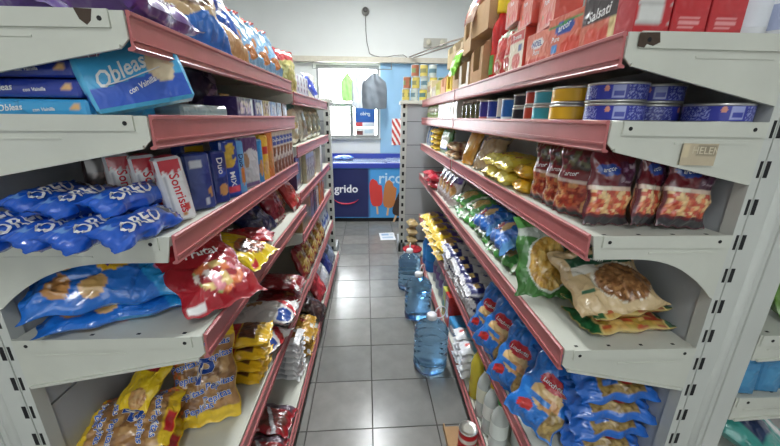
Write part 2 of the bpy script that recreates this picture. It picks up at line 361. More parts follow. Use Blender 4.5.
# things on the window wall
g = Geo(); face(g, (.345, WY-.032, 1.17), (.075, 0, 0), (0, 0, .19), [('fill', 0, (240, 238, 234)), ('stripes', (2.0, 3.0, .0), (206, 66, 56))], (), .008)
g.box(.27, .42, WY-.031, WY-.013, .98, 1.36, (232, 230, 226)); tag(g.build('striped_board', PLAST), 'white board with red diagonal stripes on the blue wall', 'board')
LAMPW = mat('lamp_ceramic', (150, 148, 142), .4)
e = empty('lamp_holder', (-.10, WY, 2.73)); g = Geo(); g.lathe([(.05, 0), (.052, .03), (.038, .05), (.036, .10)], 20); o = g.build('socket', LAMPW, e); o.rotation_euler = (PI/2, 0, 0); kid(e, o)
g = Geo(); g.lathe([(.031, .096), (.029, .104), (.012, .104)], 20, (70, 66, 62)); o = g.build('contact', PLAST, e); o.rotation_euler = (PI/2, 0, 0); tag(e, 'bare white lamp holder on the upper white wall', 'lamp')
g = Geo(); g.tube([(-.10, WY-.02, 2.68), (-.098, WY-.012, 2.5), (-.085, WY-.012, 2.36), (-.07, WY-.012, 2.30), (-.05, WY-.013, 2.22), (.02, WY-.02, 2.19), (.10, WY-.05, 2.172), (.20, WY-.06, 2.175), (.30, WY-.03, 2.20), (.42, WY-.02, 2.21), (.47, WY-.04, 2.175)], .0045, (96, 84, 80))
tag(g.build('loose_cable', PLAST), 'thin loose cable hanging from the lamp holder down to the ledge', 'cable')
g = Geo(); g.box(.70, 1.02, WY-.05, WY, 2.31, 2.42, (190, 186, 176)); e = empty('emergency_light', (0, 0, 0)); kid(e, g.build('housing', PLAST, e))
for x in (.76, .95):
    g = Geo(); g.lathe([(.012, 0), (.034, .012), (.036, .03), (.02, .032)], 18, (206, 200, 180)); o = g.build('lamp_head', PLAST, e); o.location = (x, WY-.05, 2.365); o.rotation_euler = (PI/2, 0, 0)
tag(e, 'beige emergency light on the white wall above the right shelves', 'lamp')
for k, (a, b) in enumerate((((.5, 5.13, 2.17), (.86, 4.2, 2.19)), ((.55, 5.13, 2.16), (.92, 4.2, 2.165)))):
    g = Geo(); g.tube([a, b, (b[0]+.35, b[1]-.6, b[2]+.01), (2.95, b[1]-.8, b[2]+.02)], .009, (140, 126, 112)); tag(g.build('conduit_pipe', PLAST), ('upper', 'lower')[k]+' of two thin brown pipes running from the ledge to the right', 'pipe', 'thin pipes above the end shelf')
def tshirt_bag(w, h, col, seed):
    g = Geo(); S = []
    U, V = np.meshgrid(np.linspace(-1, 1, 26), np.linspace(-1, 1, 26), indexing='ij'); U = U.ravel(); V = V.ravel()
    nar = 1-.16*np.clip((V-.1)/.5, 0, 1)**2-.52*np.clip((V-.55)/.45, 0, 1)**1.1-.16*np.clip(-V-.3, 0, 1)**3
    for sd in (1, -1):
        x = U*w/2*nar; z = V*h/2-.03*U**2*(V > .5)*(V-.5)*2+.012*U**2*(V < -.5); y = -sd*(.035*np.clip(1-U**2, 0, 1)**.5*(1-.5*np.abs(V))+.006*np.sin(U*9+V*3+seed)*(1-np.abs(U))+.003*np.sin(V*13+U*4))
        g.add(np.stack([x, y, z], -1), [(i*26+j, (i+1)*26+j, (i+1)*26+j+1, i*26+j+1)[::sd] for i in range(25) for j in range(25)], col)
    g.tube([(0, 0, h/2-.02), (0, 0, h/2+.03), (.01, .02, h/2+.06), (0, .04, h/2+.05)], .004, (170, 170, 170)); return g
BAGM = mat('thin_bag_film', rough=.45, trans=.25, alpha=1, bump=.3)
tag(tshirt_bag(.17, .36, (150, 196, 120), 1).build('carrier_bag', BAGM, loc=(-.35, 5.0, 1.76)), 'light green carrier bag hanging leftmost at the window', 'bag', 'carrier bags hung at the window')
tag(tshirt_bag(.21, .44, (196, 200, 206), 2).build('carrier_bag', BAGM, loc=(-.19, 4.98, 1.715)), 'white carrier bag hanging between the green and grey bags', 'bag', 'carrier bags hung at the window')
tag(tshirt_bag(.34, .46, (120, 127, 134), 3).build('carrier_bag', BAGM, loc=(.015, 4.95, 1.71)), 'large grey carrier bag hanging rightmost at the window', 'bag', 'carrier bags hung at the window')
g = Geo(); g.tube([(-.82, 5.06, 2.0), (.25, 5.06, 2.0)], .006, (160, 160, 160)); g.tube([(-.82, 5.06, 2.0), (-.82, 5.16, 2.1)], .006, (160, 160, 160)); g.tube([(.25, 5.06, 2.0), (.25, 5.16, 2.1)], .006, (160, 160, 160))
tag(g.build('hanging_rail', TIN), 'thin metal rail under the ledge where the carrier bags hang', 'rail')
# fluorescent fittings (their light comes from the area lamps at the top)
FIX = mat('fitting_enamel', (230, 230, 230), .5); TUBE = mat('fluorescent_tube', (240, 250, 255), emit=4)
for i, (x, y) in enumerate(((-.1, -1.2), (0, 2.2), (-2.1, 1.5), (2.2, 1.5), (0, 3.5))):
    e = empty('ceiling_light', (x, y, 3.1)); BX(-.06, .06, -.62, .62, -.05, 0).build('housing', FIX, e)
    g = Geo(); g.tube([(0, -.58, -.066), (0, .58, -.066)], .013); g.build('fluorescent_tube', TUBE, e)
    tag(e, ('ceiling tube light behind the camera', 'ceiling tube light over the aisle between the shelves', 'ceiling tube light over the left aisle', 'ceiling tube light over the right aisle', 'ceiling tube light above the freezer')[i], 'lamp', 'ceiling tube lights')
# ------------------------------------------------------------------ chest freezer
fz = empty('chest_freezer', (0, 4.5, 0)); tag(fz, 'chest freezer with navy and light blue printed front', 'freezer')
NAVY = (38, 44, 92); SKY = (78, 156, 218)
BX(-.62, 1.0, .012, .68, .06, .74, (226, 228, 230)).build('cabinet', PLAST, fz)
BX(-.60, .98, .03, .66, .0, .06, (30, 30, 34)).build('plinth', PLAST, fz)
g = Geo(); face(g, (.19, .0, .40), (.81, 0, 0), (0, 0, .34), [('fill', 0, SKY), ('rect', (-1, -1, -.305, 1), NAVY)], [('grido', -.69, .14, .108, 0, (244, 244, 248)), ('rico', .05, .6, .15, 0, (196, 222, 244))], .012)
g.box(-.62, 1.0, .0005, .012, .06, .74, NAVY)
a = np.linspace(-2.65, -.5, 15); Q = [(-.37+.185*math.cos(t), -.003, .375+.12*math.sin(t)) for t in a]; g.tube(Q, [.002+.009*math.sin(PI*i/14) for i in range(15)], (208, 60, 84))
def pop(cx, cz, col, ang, bite):
    n = 22; P = []
    for i in range(n):
        t = 2*PI*i/n; c, s = math.cos(t), math.sin(t); x = .085*math.copysign(abs(c)**.6, c); z = .19*math.copysign(abs(s)**.6, s)
        if bite and x > .0 and z > .10: x *= .45; z *= .86
        P.append((x, z))
    r = math.radians(ang); R = lambda p: (cx+p[0]*math.cos(r)-p[1]*math.sin(r), cz+p[0]*math.sin(r)+p[1]*math.cos(r))
    g.prism([R(p) for p in P], lambda p, k: (p[0], -.004+.004*k, p[1]), col)
    g.prism([R(p) for p in ((-.014, -.165), (.014, -.165), (.012, -.30), (-.012, -.30))], lambda p, k: (p[0], -.0035+.004*k, p[1]), (222, 182, 140))
pop(.03, .41, (214, 66, 62), 4, True); pop(.215, .39, (196, 124, 72), -6, True); pop(.37, .27, (66, 50, 44), -20, False)
g.build('printed_front', PLAST, fz)
g = Geo(); g.box(-.63, 1.01, -.012, .045, .74, .80, (58, 74, 168)); g.box(-.63, 1.01, .645, .70, .74, .86, (58, 74, 168)); g.box(-.63, -.585, .04, .65, .74, .82, (58, 74, 168)); g.box(.965, 1.01, .04, .65, .74, .82, (58, 74, 168)); g.build('rim', PLAST, fz)
for x0, x1, dz in ((-.585, .20, .0), (.18, .965, .012)):
    l = BX(x0, x1, .045, .645, .785+dz, .79+dz).build('glass_lid', mat('lid_glass', (226, 240, 250), .04, trans=.6, ior=1.2), fz)
    BX(x0, x1, .045, .07, .783+dz, .80+dz, (230, 234, 240)).build('lid_frame', PLAST, l)
BX(.15, .23, .05, .09, .803, .815, (70, 80, 150)).build('lid_handle', PLAST, fz)
BX(-.50, -.05, .12, .5, .745, .765, (210, 226, 240)).build('frost_tray', PLAST, fz)
# ------------------------------------------------------------------ shelving
def plate(style, sgn, back, fr=.05, bk=.118):
    """end bracket outline in (d, z): d from 0 at the front edge to back"""
    if style == 'arch':
        n = 10; lo = [(back*(.30+.68*i/n), -fr-(.0+.098*(i/n)**2.4)) for i in range(n+1)]
        return [(0, .004), (back, .004), (back, -.15)]+lo[::-1]+[(.012, -fr)]
    return [(0, .004), (back, .004), (back, -bk), (back-.01, -bk), (.012, -fr), (0, -fr+.012)]
def unit(label, group, side, xf, xb, y0, y1, levels, styles, *, bk=.118, fronts=None, near=True, post_near=True, post_far=True, top=1.56, mirror_far=None, brk=True):
    """side +1: shelves open towards -X (right of the aisle)"""
    e = empty('shelving_unit', (xb, y0, 0)); tag(e, label, 'shelf unit', group); s = side
    X = lambda d, f: (f+s*d)-xb
    L = y1-y0
    for n, z in enumerate(levels):
        f = xf if fronts is None or fronts[n] is None else fronts[n]; W = abs(xb-f)
        g = Geo(); a, b = sorted((X(.006, f), X(W, f)))
        g.box(a, b, 0, L, z-.018, z)
        if near:
            for q in (.12, .37, .62, .87): g.box(*(sorted((X(W*q-.004, f), X(W*q+.004, f)))), .016, .022, z-.002, z+.0004, (40, 40, 40), 1)
        sh = g.build('shelf', [WHITE, DARK], e)
        # price rail: a channel, leaning back towards its lower edge
        P = [(-.005, .006), (-.001, .006), (.000, -.048), (.006, -.051), (.006, -.055), (-.003, -.055), (-.008, -.051), (-.005, -.046), (-.0055, -.004), (-.0085, -.001), (-.0085, .004)]
        g = Geo(); g.prism(P, lambda p, k: (X(p[0], f), .004+(L-.008)*k, z+p[1])); 
        g.prism([(-.009, -.036), (-.0045, -.036), (-.0045, -.040), (-.009, -.040)], lambda p, k: (X(p[0], f), .004+(L-.008)*k, z+p[1]))
        g.build('price_rail', RAIL, sh)
        if brk:
            for yy, k in ((-.001, 0), (L-.004, 1)):
                pl = plate(styles[n] if k == 0 else 'flat', s, W, .05, bk)
                g = Geo(); g.prism(pl, lambda p, k: (X(p[0], f), yy+.004*k, z+p[1]))
                if k == 0 and near:
                    g.prism([(.022, .005), (W-.004, .005), (W-.004, -.024), (.022, -.022)], lambda p, k: (X(p[0], f), yy-.004+.004*k, z+p[1]))
                    if styles[n] != 'arch': g.prism([(.012, -.047), (W-.01, .006-bk), (W-.01, -bk), (.012, -.053)], lambda p, k: (X(p[0], f), yy-.006+.006*k, z+p[1]))
                    g.prism([(W*.42, -.034), (W*.9, -.034), (W*.9, -.0375), (W*.42, -.0375)], lambda p, k: (X(p[0], f), yy-.0015+.002*k, z+p[1]))
                    for q in (.036, W-.03):
                        g.prism([(q+.004*math.cos(t), -.009+.004*math.sin(t)) for t in np.linspace(0, 2*PI, 9)[:-1]], lambda p, k: (X(p[0], f), yy-.0048+.002*k, z+p[1]), mi=1)
                g.build('side_bracket', [WHITE, DARK], sh)
    # back sheets
    zz = [.08, .40, .72, 1.04, 1.36, top]
    for a, b in zip(zz[:-1], zz[1:]): BX(*sorted((s*.004, s*.012)), .03, L-.03, a+.003, b-.003).build('back_sheet', GREYM, e)
    f0 = xf if fronts is None or fronts[-1] is None else fronts[-1]
    BX(*sorted((X(.03, f0), X(abs(xb-f0), f0))), .01, L-.01, 0, levels[-1]-.07).build('base_plinth', GREYM, e)
    for on, y in ((post_near, 0), (post_far, L-.031)):
        if not on: continue
        g = Geo(); r = .013; a = .0
        g.box(*sorted((s*a, s*(a+.018))), y, y+.03, 0, top)
        g.box(*sorted((s*(a+.021), s*(a+.058))), y, y+.03, 0, top)
        g.box(*sorted((s*(a+.016), s*(a+.15))), y+.004, y+.028, 0, top)
        cx = s*(a+.080)
        g.box(*sorted((s*(a+.104), s*(a+.15))), y, y+.03, 0, top)
        for q in range(12):
            t0, t1 = 2*PI*q/12, 2*PI*(q+1)/12
        g.lathe([(.019, 0), (.019, top)], 14, c=(cx, y+.018))
        po = g.build('post', POSTM, e)
        if near and y < .1:
            sl = None
            for k in range(19):
                for dx, w in ((.009, .006), (.023, .009)):
                    if sl is None: sl = BX(-.5, .5, -.0006, .001, -.5, .5).build('slot', DARK, po); o = sl
                    else: o = sl.copy(); C.objects.link(o)
                    o.location = (s*(dx+w/2), y, .10+k*.079); o.scale = (w, 1, .034)
        else:
            g = Geo()
            for k in range(19):
                for dx in (.009, .025): g.box(*sorted((s*dx, s*(dx+.006))), y-.0006, y+.001, .10+k*.079-.017, .10+k*.079+.017)
            tag(g.build('slot_rows', DARK, po), kind='stuff')
    return e
RZ = [1.525, 1.372, 1.14, .855, .445, .13]; LZ = [1.537, 1.374, 1.147, .92, .475, .13]; MZ = [1.49, 1.225, .98, .745, .445, .13]
unit('near right shelving unit with six shelves behind dusty red price rails', 'aisle shelving units', 1, .455, .772, .66, 1.992, RZ, ['flat', 'flat', 'arch', 'flat', 'flat', 'flat'], fronts=[None, None, .462, .448, .463, .44])
unit('far right shelving unit holding the noodle and sugar packs', 'aisle shelving units', 1, .455, .772, 2.0, 3.32, RZ, ['flat']*6, fronts=[None, None, None, .45, .463, .44], near=False)
unit('near left shelving unit with six shelves of biscuits and sweets', 'aisle shelving units', -1, -.405, -.764, .65, 1.812, LZ, ['flat', 'flat', 'arch', 'flat', 'flat', 'flat'], fronts=[None, -.40, -.40, -.372, -.385, -.345])
unit('far left shelving unit by the window with offset shelves', 'aisle shelving units', -1, -.40, -.764, 1.82, 3.10, MZ, ['flat']*6, fronts=[None, None, None, None, -.39, -.35], near=False)
unit('back side of the right shelving facing the next aisle', 'outer shelving units', -1, 1.23, .924, .66, 1.995, [1.525, 1.2, .885, .70, .445, .13], ['flat']*6, bk=.068, near=True, post_near=False, post_far=False)
unit('back side of the left shelving facing the next aisle', 'outer shelving units', 1, -1.24, -.93, .65, 1.815, [1.537, 1.374, 1.147, .92, .475, .13], ['flat']*6, near=True, post_near=False, post_far=False)
# perpendicular end units: slotted post, grey sheets seen from the aisle
def end_unit(label, x0, x1, y, loc, deep):
    e = empty('end_shelving_unit', (x0, y, 0)); tag(e, label, 'shelf unit', 'end shelving units'); W = x1-x0
    for x in (0, W-.06):
        g = Geo(); g.box(x, x+.022, 0, .03, 0, 1.53); g.box(x+.038, x+.06, 0, .03, 0, 1.53); g.box(x+.02, x+.04, .004, .03, 0, 1.53); po = g.build('post', POSTM, e)
        sl = None
        for k in range(18):
            if sl is None: sl = BX(-.011, .011, -.0008, .001, -.018, .018).build('slot', DARK, po); o = sl
            else: o = sl.copy(); C.objects.link(o)
            o.location = (x+.03, -.0005, .12+k*.08)
    zs = [.13, .41, .69, .90, 1.12, 1.34, 1.50]
    for a, b in zip(zs[:-1], zs[1:]): BX(.062, W-.062, .006, .014, a+.003, b-.003).build('back_sheet', GREYM, e)
    BX(.06, W-.06, .016, .02, .1, 1.5).build('inner_sheet', mat('dark_joint', (84, 84, 88), .7), e)
    BX(0, W, -.02 if deep else 0, deep or .30, 1.50, 1.53).build('top_shelf', WHITE, e)
    BX(.0, W, 0, .3, 0, .10).build('base_plinth', GREYM, e)
    return e
end_unit('end shelving unit across the right row with bare grey back sheets', .262, 1.2, 3.40, 0, .30)
end_unit('end shelving unit across the left row beside the freezer', -1.35, -.385, 3.22, 0, .28)

# bare rust patches worn through the enamel of two brackets
for pts, y, lab in (([(.472, 1.527), (.508, 1.528), (.512, 1.512), (.500, 1.506), (.488, 1.509), (.484, 1.503), (.472, 1.505)], .6545, 'dark worn patch at the corner of the top right bracket'), ([(-.478, 1.542), (-.450, 1.541), (-.455, 1.524), (-.462, 1.518), (-.472, 1.526)], .6445, 'dark worn patch at the corner of the top left bracket')):
    g = Geo(); g.prism(pts, lambda p, k: (p[0], y+.001*k, p[1]), (72, 58, 48)); tag(g.build('worn_patch', PAPER), lab, 'stain')
# ================================================================== goods on the left
W_ = (238, 238, 236); YEL = (240, 200, 40); RED = (196, 28, 40); BLU = (30, 96, 200); NVY = (30, 38, 100); BIS = (206, 150, 88); BIS2 = (176, 116, 58); BIS3 = (226, 180, 120)
BISC = [BIS, BIS2, BIS3]
rng = random.Random(11)
# --- wafer packs (second shelf)
def wafer(c, c2): return lambda: pack(.235, .20, .030, [('fill', 0, c), ('ell', (.86, .1, .09, .55), BIS3), ('rect', (-1, -1, 1, -.86), c2), ('rect', (-.98, -.5, -.80, .55), RED if c2 != NVY else c)],
    None, [('fill', 0, c2)], [('Obleas', -.12, .05, .011, 4, W_, .25), ('con Vainilla', .38, -.2, .006, 3, W_, .25)], bulge=.003, res=.005, ch=.004)
z = 1.374
for k, (c, c2, dx, lab) in enumerate((((60, 160, 214), (60, 160, 214), .0, 'light blue wafer pack at the bottom of the stack'), ((34, 58, 156), (32, 52, 150), -.008, 'royal blue wafer pack second from the bottom of the stack'),
        ((30, 54, 150), (30, 48, 146), -.016, 'royal blue wafer pack third from the bottom of the stack'), ((34, 44, 104), NVY, -.024, 'dark navy wafer pack on top of the stack'))):
    item('wafer%d' % k, wafer(c, c2), 'wafer_pack', lab+' on the left second shelf', 'biscuits', -.632+dx, .775, z, rz=rng.uniform(-2, 2), group='stack of wafer packs'); z += .0335
def big_wafer():
    L = [('fill', 0, (44, 88, 190)), ('above', (-.25, .12, 2.2, .6), (66, 168, 220)), ('rect', (-.92, .62, -.52, .9), (190, 36, 50)), ('ell', (.55, .12, .30, .58), (214, 196, 160)), ('stripes', (9, 2, .95), (44, 88, 190))]
    L = L[:4]+[('ell', (.62, .05, .20, .42), (226, 210, 176))]
    g = pack(.20, .034, .118, L, [('fill', 0, (78, 178, 224)), ('rect', (-1, -1, 1, -.4), (38, 60, 168))], None, [('Obleas', -.26, .12, .028, 16, W_, .35), ('con Vainilla', .02, -.45, .010, 16, W_, .25), ('Zupay', -.72, .76, .011, 0, W_)], bulge=.005, res=.004, ch=.006)
    g.tube([(-.066, -.0222, .042), (-.03, -.0235, .046), (.02, -.0235, .056), (.05, -.023, .062)], .0012, W_); return g
item('bigwafer', big_wafer, 'wafer_pack', 'light blue wafer pack standing tilted against the stack, its front label showing', 'biscuits', -.438, .730, 1.374, ry=-13, rz=36, tilt=-16, sc=(.84, 1, 1.02))
def tray():
    g = pack(.17, .09, .03, [('fill', 0, (176, 196, 200)), ('rect', (-1, -.2, 1, .4), (146, 176, 184))], None, [('fill', 0, (120, 158, 160)), ('rect', (-.6, -.6, .6, .6), (170, 190, 186))], bulge=.004, ch=.006); return g
item('tray', tray, 'wafer_tray', 'pale grey film-wrapped flat tray right of the tilted wafer pack', 'biscuits', -.475, .965, 1.374, rz=76)
def darkpud(): return bag(.13, .20, .08, [('fill', 0, (50, 38, 78)), ('diag', (-.2, .6, .25), (96, 76, 130)), ('ell', (.4, .4, .4, .2), (150, 140, 160))], seed=4)
item('darkpud', darkpud, 'snack_bag', 'dark purple rounded pack standing behind the purple cartons', 'snack', -.56, 1.22, 1.374, rx=80, rz=80, sc=(1, .8, 1))
BOXC = [((58, 40, 98), (176, 150, 190), 'dark purple carton with a pale picture'), ((72, 48, 110), (220, 190, 140), 'purple carton with a golden picture'), ((196, 176, 120), (120, 90, 70), 'cream and brown carton'), ((150, 170, 210), (220, 226, 236), 'pale blue carton'), ((196, 204, 216), (120, 130, 170), 'whitish carton'), ((140, 110, 84), (210, 190, 150), 'small brown carton')]
yy = 1.13
for k, (c, c2, lab) in enumerate(BOXC):
    w = (.15, .10, .08, .09, .08, .09)[k]
    item('dessert%d' % k, lambda: pack(w, .10, .062, [('fill', 0, c), ('lumps', (-.7, -.7, .6, .6, .012, 1.), [c2, c, (220, 200, 190)]), ('rect', (.62, -.8, .9, .8), W_)], [('fill', 0, c)], [('fill', 0, c)], ch=.002), 'dessert_carton', lab+(' lying' if k < 2 else ' standing')+' on the left second shelf', 'carton', -.468, yy+w/2, 1.374, rz=90+rng.uniform(-4, 4), group='small cartons on the left second shelf'); yy += w+.008
item('yelbox', lambda: pack(.06, .07, .085, [('fill', 0, (232, 206, 90)), ('rect', (-.8, -.2, .8, .5), W_), ('rect', (-.6, -.05, .6, .3), (60, 60, 90))], [('fill', 0, (214, 186, 80))]), 'yellow_carton', 'small yellow carton standing behind the purple cartons', 'carton', -.60, 1.42, 1.374, rz=80)
# --- sandwich biscuit rolls and standing packs (third shelf)
def roll():
    OB = (20, 88, 196)
    L = [('fill', 0, OB), ('rect', (-.95, -.2, -.6, .35), (60, 116, 206)), ('ell', (.1, .66, .7, .13), (44, 40, 46)), ('ell', (.1, .66, .5, .08), (200, 200, 200)), ('ell', (.1, .66, .4, .055), (44, 40, 46)), ('rect', (-.7, -.80, -.1, -.70), (110, 156, 220))]
    return bag(.068, .205, .050, L, [('OREO', .22, -.22, .027, 90, W_)], seed=2, wr=.9, pow_u=2.0, fin=.92, res=.0035)
spots = ((-.452, .675, 1.147, -2, 'nearest the price rail'), (-.515, .665, 1.147, -6, 'second from the price rail'), (-.580, .675, 1.147, -10, 'third from the price rail'),
         (-.648, .665, 1.147, -8, 'fourth from the price rail'), (-.495, .735, 1.190, -6, 'on top of the pile, nearest the white and red packs'), (-.575, .72, 1.190, -2, 'in the middle of the upper layer'), (-.655, .74, 1.190, 2, 'on top of the pile at its left'), (-.712, .68, 1.147, -6, 'deepest in the shelf beside the post'))
for k, (x, y, z, a, lab) in enumerate(spots):
    item('roll', roll, 'biscuit_roll', 'bright blue cream biscuit packet '+lab, 'biscuits', x, y-.02, z, ry=(30, 24, 18, 26, 22, 10, 20, 15)[k], rz=a, group='bright blue biscuit packets on the left third shelf')
def sonr():
    L = [('fill', 0, (232, 232, 232)), ('above', (.62, .07, 8, 1), (198, 26, 48)), ('rect', (-.86, -.7, -.52, .5), (190, 192, 196)), ('stripes', (24, 0, .4), (232, 232, 232)), ]
    L = [('fill', 0, (232, 232, 232)), ('rect', (-.86, -.7, -.58, .5), (176, 178, 184)), ('above', (.60, .08, 8, 1), (198, 26, 48)), ('ell', (.6, -.62, .32, .13), (200, 60, 50)), ('ell', (.25, -.86, .3, .08), (206, 150, 90))]
    return pack(.052, .045, .145, L, [('fill', 0, (226, 226, 228)), ('above', (.60, .08, 8, 1), (198, 26, 48)), ('rect', (-.3, -.7, .2, .4), (206, 208, 212))], [('fill', 0, (198, 26, 48))], [('Sonrisas', .28, -.12, .0195, -86, (206, 24, 44))], [('Sonrisas', .1, -.14, .0185, -88, (206, 24, 44))], bulge=.004, res=.004, ch=.006)
for k, (x, y, a, lab) in enumerate(((-.445, .785, 42, 'nearest the price rail'), (-.520, .815, 38, 'in the middle of the three'), (-.595, .84, 36, 'furthest from the price rail'))):
    item('sonr', sonr, 'biscuit_pack', 'upright white biscuit pack with red top, '+lab, 'biscuits', x, y, 1.147, rz=a, ry=(-6, -4, -3)[k], group='white and red biscuit packs')
item('blackpack', lambda: pack(.05, .045, .14, [('fill', 0, (56, 44, 44)), ('ell', (0, 0, .7, .5), (120, 100, 90)), ('ell', (0, .1, .5, .3), (60, 48, 48))], bulge=.004, ch=.006), 'biscuit_pack', 'dark brown upright biscuit pack left of the white and red packs', 'biscuits', -.66, .85, 1.147, rz=35)
def upr(key, w, h, L, texts, lab, x, y, a=64, d=.045, ry=0, grp=None, ts=()):
    return item(key, lambda: pack(w, d, h, L, None, None, texts, ts, bulge=.003, res=.0045, ch=.005), 'biscuit_pack', lab, 'biscuits', x, y, 1.147, rz=a, ry=ry, group=grp)
NB = (44, 64, 140)
upr('nv', .062, .142, [('fill', 0, NB), ('rect', (-.7, .55, .3, .86), (210, 216, 226)), ('rect', (.1, -.9, .6, -.6), (200, 206, 220)), ('ell', (.8, -.4, .2, .2), BIS)], [], 'navy biscuit pack showing its side panel, right of the white and red packs', -.448, .885, 48, ry=-2)
upr('nv2', .05, .14, [('fill', 0, (30, 52, 130)), ('ell', (.2, -.5, .7, .25), BIS), ('ell', (.2, .2, .6, .2), (60, 90, 190))], [('Duo', .1, .5, .018, -88, W_)], 'navy biscuit pack with a golden biscuit picture', -.435, .955, 60)
upr('bc', .06, .165, [('fill', 0, (28, 72, 170)), ('lumps', (-.8, .1, .8, .95, .014, 1.), [(236, 206, 90), (28, 72, 170), (226, 190, 80)]), ('rect', (-1, -.86, 1, -.6), (230, 80, 90))], [('MIX', 0, -.35, .018, -86, W_)], 'blue biscuit pack with yellow rings at its top', -.43, 1.02, 62)
upr('lb', .034, .16, [('fill', 0, (110, 176, 226)), ('ell', (.2, -.3, .6, .4), (214, 130, 60))], [('Duo', 0, .3, .016, -88, NVY)], 'thin light blue biscuit pack beside the ringed blue pack', -.422, 1.075, 62)
upr('behind1', .08, .17, [('fill', 0, (40, 70, 150)), ('rect', (-1, .4, 1, .8), YEL)], [], 'tall blue pack with a yellow band behind the navy packs', -.53, 1.02, 70)
upr('gp', .105, .17, [('fill', 0, (206, 208, 214)), ('above', (.5, .08, 4, 1), (92, 66, 128)), ('rect', (-1, -1, 1, -.8), (120, 90, 150)), ('ell', (-.4, .1, .3, .3), (180, 150, 120))], [], 'wide grey and purple bran biscuit pack', -.428, 1.155, 74)
upr('bl2', .04, .155, [('fill', 0, (40, 140, 206)), ('ell', (0, -.3, .8, .4), BIS)], [], 'light blue biscuit pack between grey and yellow packs', -.42, 1.24, 76)
upr('yo', .05, .165, [('fill', 0, (238, 190, 60)), ('rect', (-1, .2, 1, .55), (206, 50, 50)), ('ell', (0, -.4, .7, .35), BIS3)], [], 'yellow biscuit pack with a red band', -.42, 1.30, 76)
upr('oo', .05, .175, [('fill', 0, (222, 130, 50)), ('ell', (0, -.2, .7, .4), BIS)], [], 'orange biscuit pack next to the yellow one', -.42, 1.365, 76)
for k in range(6):
    item('choc', lambda: pack(.048, .045, .175, [('fill', 0, (226, 216, 200)), ('rect', (-1, .4, 1, .85), (40, 70, 160)), ('lumps', (-.9, -.95, .9, .3, .014, 1.), [(120, 70, 44), (226, 216, 200), (150, 96, 60)])], [('fill', 0, (214, 200, 180)), ('rect', (-1, .4, 1, .85), (40, 70, 160)), ('lumps', (-.9, -.95, .9, .3, .014, 1.), [(120, 70, 44), (226, 216, 200)])], None, [('Duo', 0, .62, .012, 0, W_)], bulge=.003, ch=.005), 'biscuit_pack',
         'chip cookie pack with blue top, %s from the yellow and orange packs' % NTH[k], 'biscuits', -.42, 1.43+k*.056, 1.147, rz=78, group='chip cookie packs in a row')
# --- sweets and cookie bags (fourth shelf, z .92)
def blue_cookie():
    L = [('fill', 0, (28, 112, 206)), ('diag', (.25, .35, .45), (30, 150, 220)), ('ell', (-.05, .05, .42, .30), (240, 190, 40)), ('ell', (-.05, .05, .30, .20), (96, 50, 150)), ('ell', (.62, -.2, .24, .17), BIS3), ('ell', (.62, -.2, .19, .12), (214, 170, 100)),
         ('ell', (.55, -.62, .26, .16), (196, 140, 80)), ('ell', (-.62, .55, .15, .10), (236, 200, 90)), ('ell', (-.38, .72, .13, .08), (220, 150, 80)), ('ell', (.30, .62, .16, .07), (222, 130, 180)), ('ell', (-.7, -.5, .16, .16), BIS), ('ell', (-.75, -.05, .14, .08), (200, 40, 120)), ('rect', (.4, .80, .9, .86), W_)]
    return bag(.24, .30, .105, L, [('DIVERSION', -.05, .05, .030, 100, (220, 40, 50), 0, (250, 230, 120)), ('MIX', -.30, .0, .022, 100, (40, 170, 90), 0, W_)], seed=5, wr=1.7, res=.004)
item('bluec', blue_cookie, 'cookie_bag', 'bright blue assorted cookie bag at the bottom of the pile of two', 'biscuits', -.618, .80, .92, ry=3, rx=0, rz=-62, sc=(1, 1, .55), group='bright blue assorted cookie bags')
item('bluec', blue_cookie, 'cookie_bag', 'bright blue assorted cookie bag lying on top of the other', 'biscuits', -.625, .785, .958, ry=30, rx=-2, rz=-62, sc=(1, 1, .8), group='bright blue assorted cookie bags')
def candy(c, c2, lum, s, txt=None, tc=W_, w=.18, h=.24, t=.06):
    L = [('fill', 0, c), ('lell', (.05, -.42, .62, .38, .022, 1.), lum), ('rect', (-.95, -.95, -.55, -.82), c2)]
    return lambda: bag(w, h, t, L, [(txt, 0, .26, .026, 0, tc, .2)] if txt else [], seed=s, wr=1.2)
item('redc', candy((160, 22, 36), W_, [(232, 150, 160), (170, 200, 120), (236, 206, 130), (226, 120, 60), (160, 22, 36), (240, 230, 220)], 6, 'Frutal', W_, .19, .25), 'candy_bag', 'dark red bag of coloured sweets nearest the camera beside the blue cookie bags', 'sweets', -.438, .83, .932, rx=30, ry=4, rz=52, sc=(1.08, 1.05, .8))
item('yelc', candy((238, 206, 30), RED, [(96, 56, 40), (170, 90, 50), (60, 40, 30)], 7), 'candy_bag', 'bright yellow sweets bag with brown pictures over the price rail', 'sweets', -.455, 1.05, .925, rx=14, rz=84)
item('yelc', None, 'candy_bag', 'bright yellow sweets bag half hidden behind the dark red bag', 'sweets', -.60, 1.02, .92, rz=70)
item('redd', candy((166, 28, 42), W_, [(150, 60, 50), (190, 40, 50), (120, 30, 40)], 8, 'Frutal', W_), 'candy_bag', 'red sweets bag lying behind the bright yellow bag', 'sweets', -.49, 1.19, .925, ry=8, rz=104)
item('navyc', candy((24, 34, 84), W_, [(30, 44, 100), (60, 70, 120), (20, 26, 60)], 9, None, W_, .22, .26, .09), 'candy_bag', 'dark navy shiny bag slumped against the back of the sweets shelf', 'sweets', -.52, 1.36, .92, rx=36, rz=80, sc=.85)
item('redfoil', candy((140, 20, 44), W_, [(110, 16, 34), (170, 50, 70)], 10, None, W_, .16, .24, .08), 'candy_bag', 'crimson foil bag standing at the price rail', 'sweets', -.465, 1.50, .92, rx=66, rz=84, sc=.85)
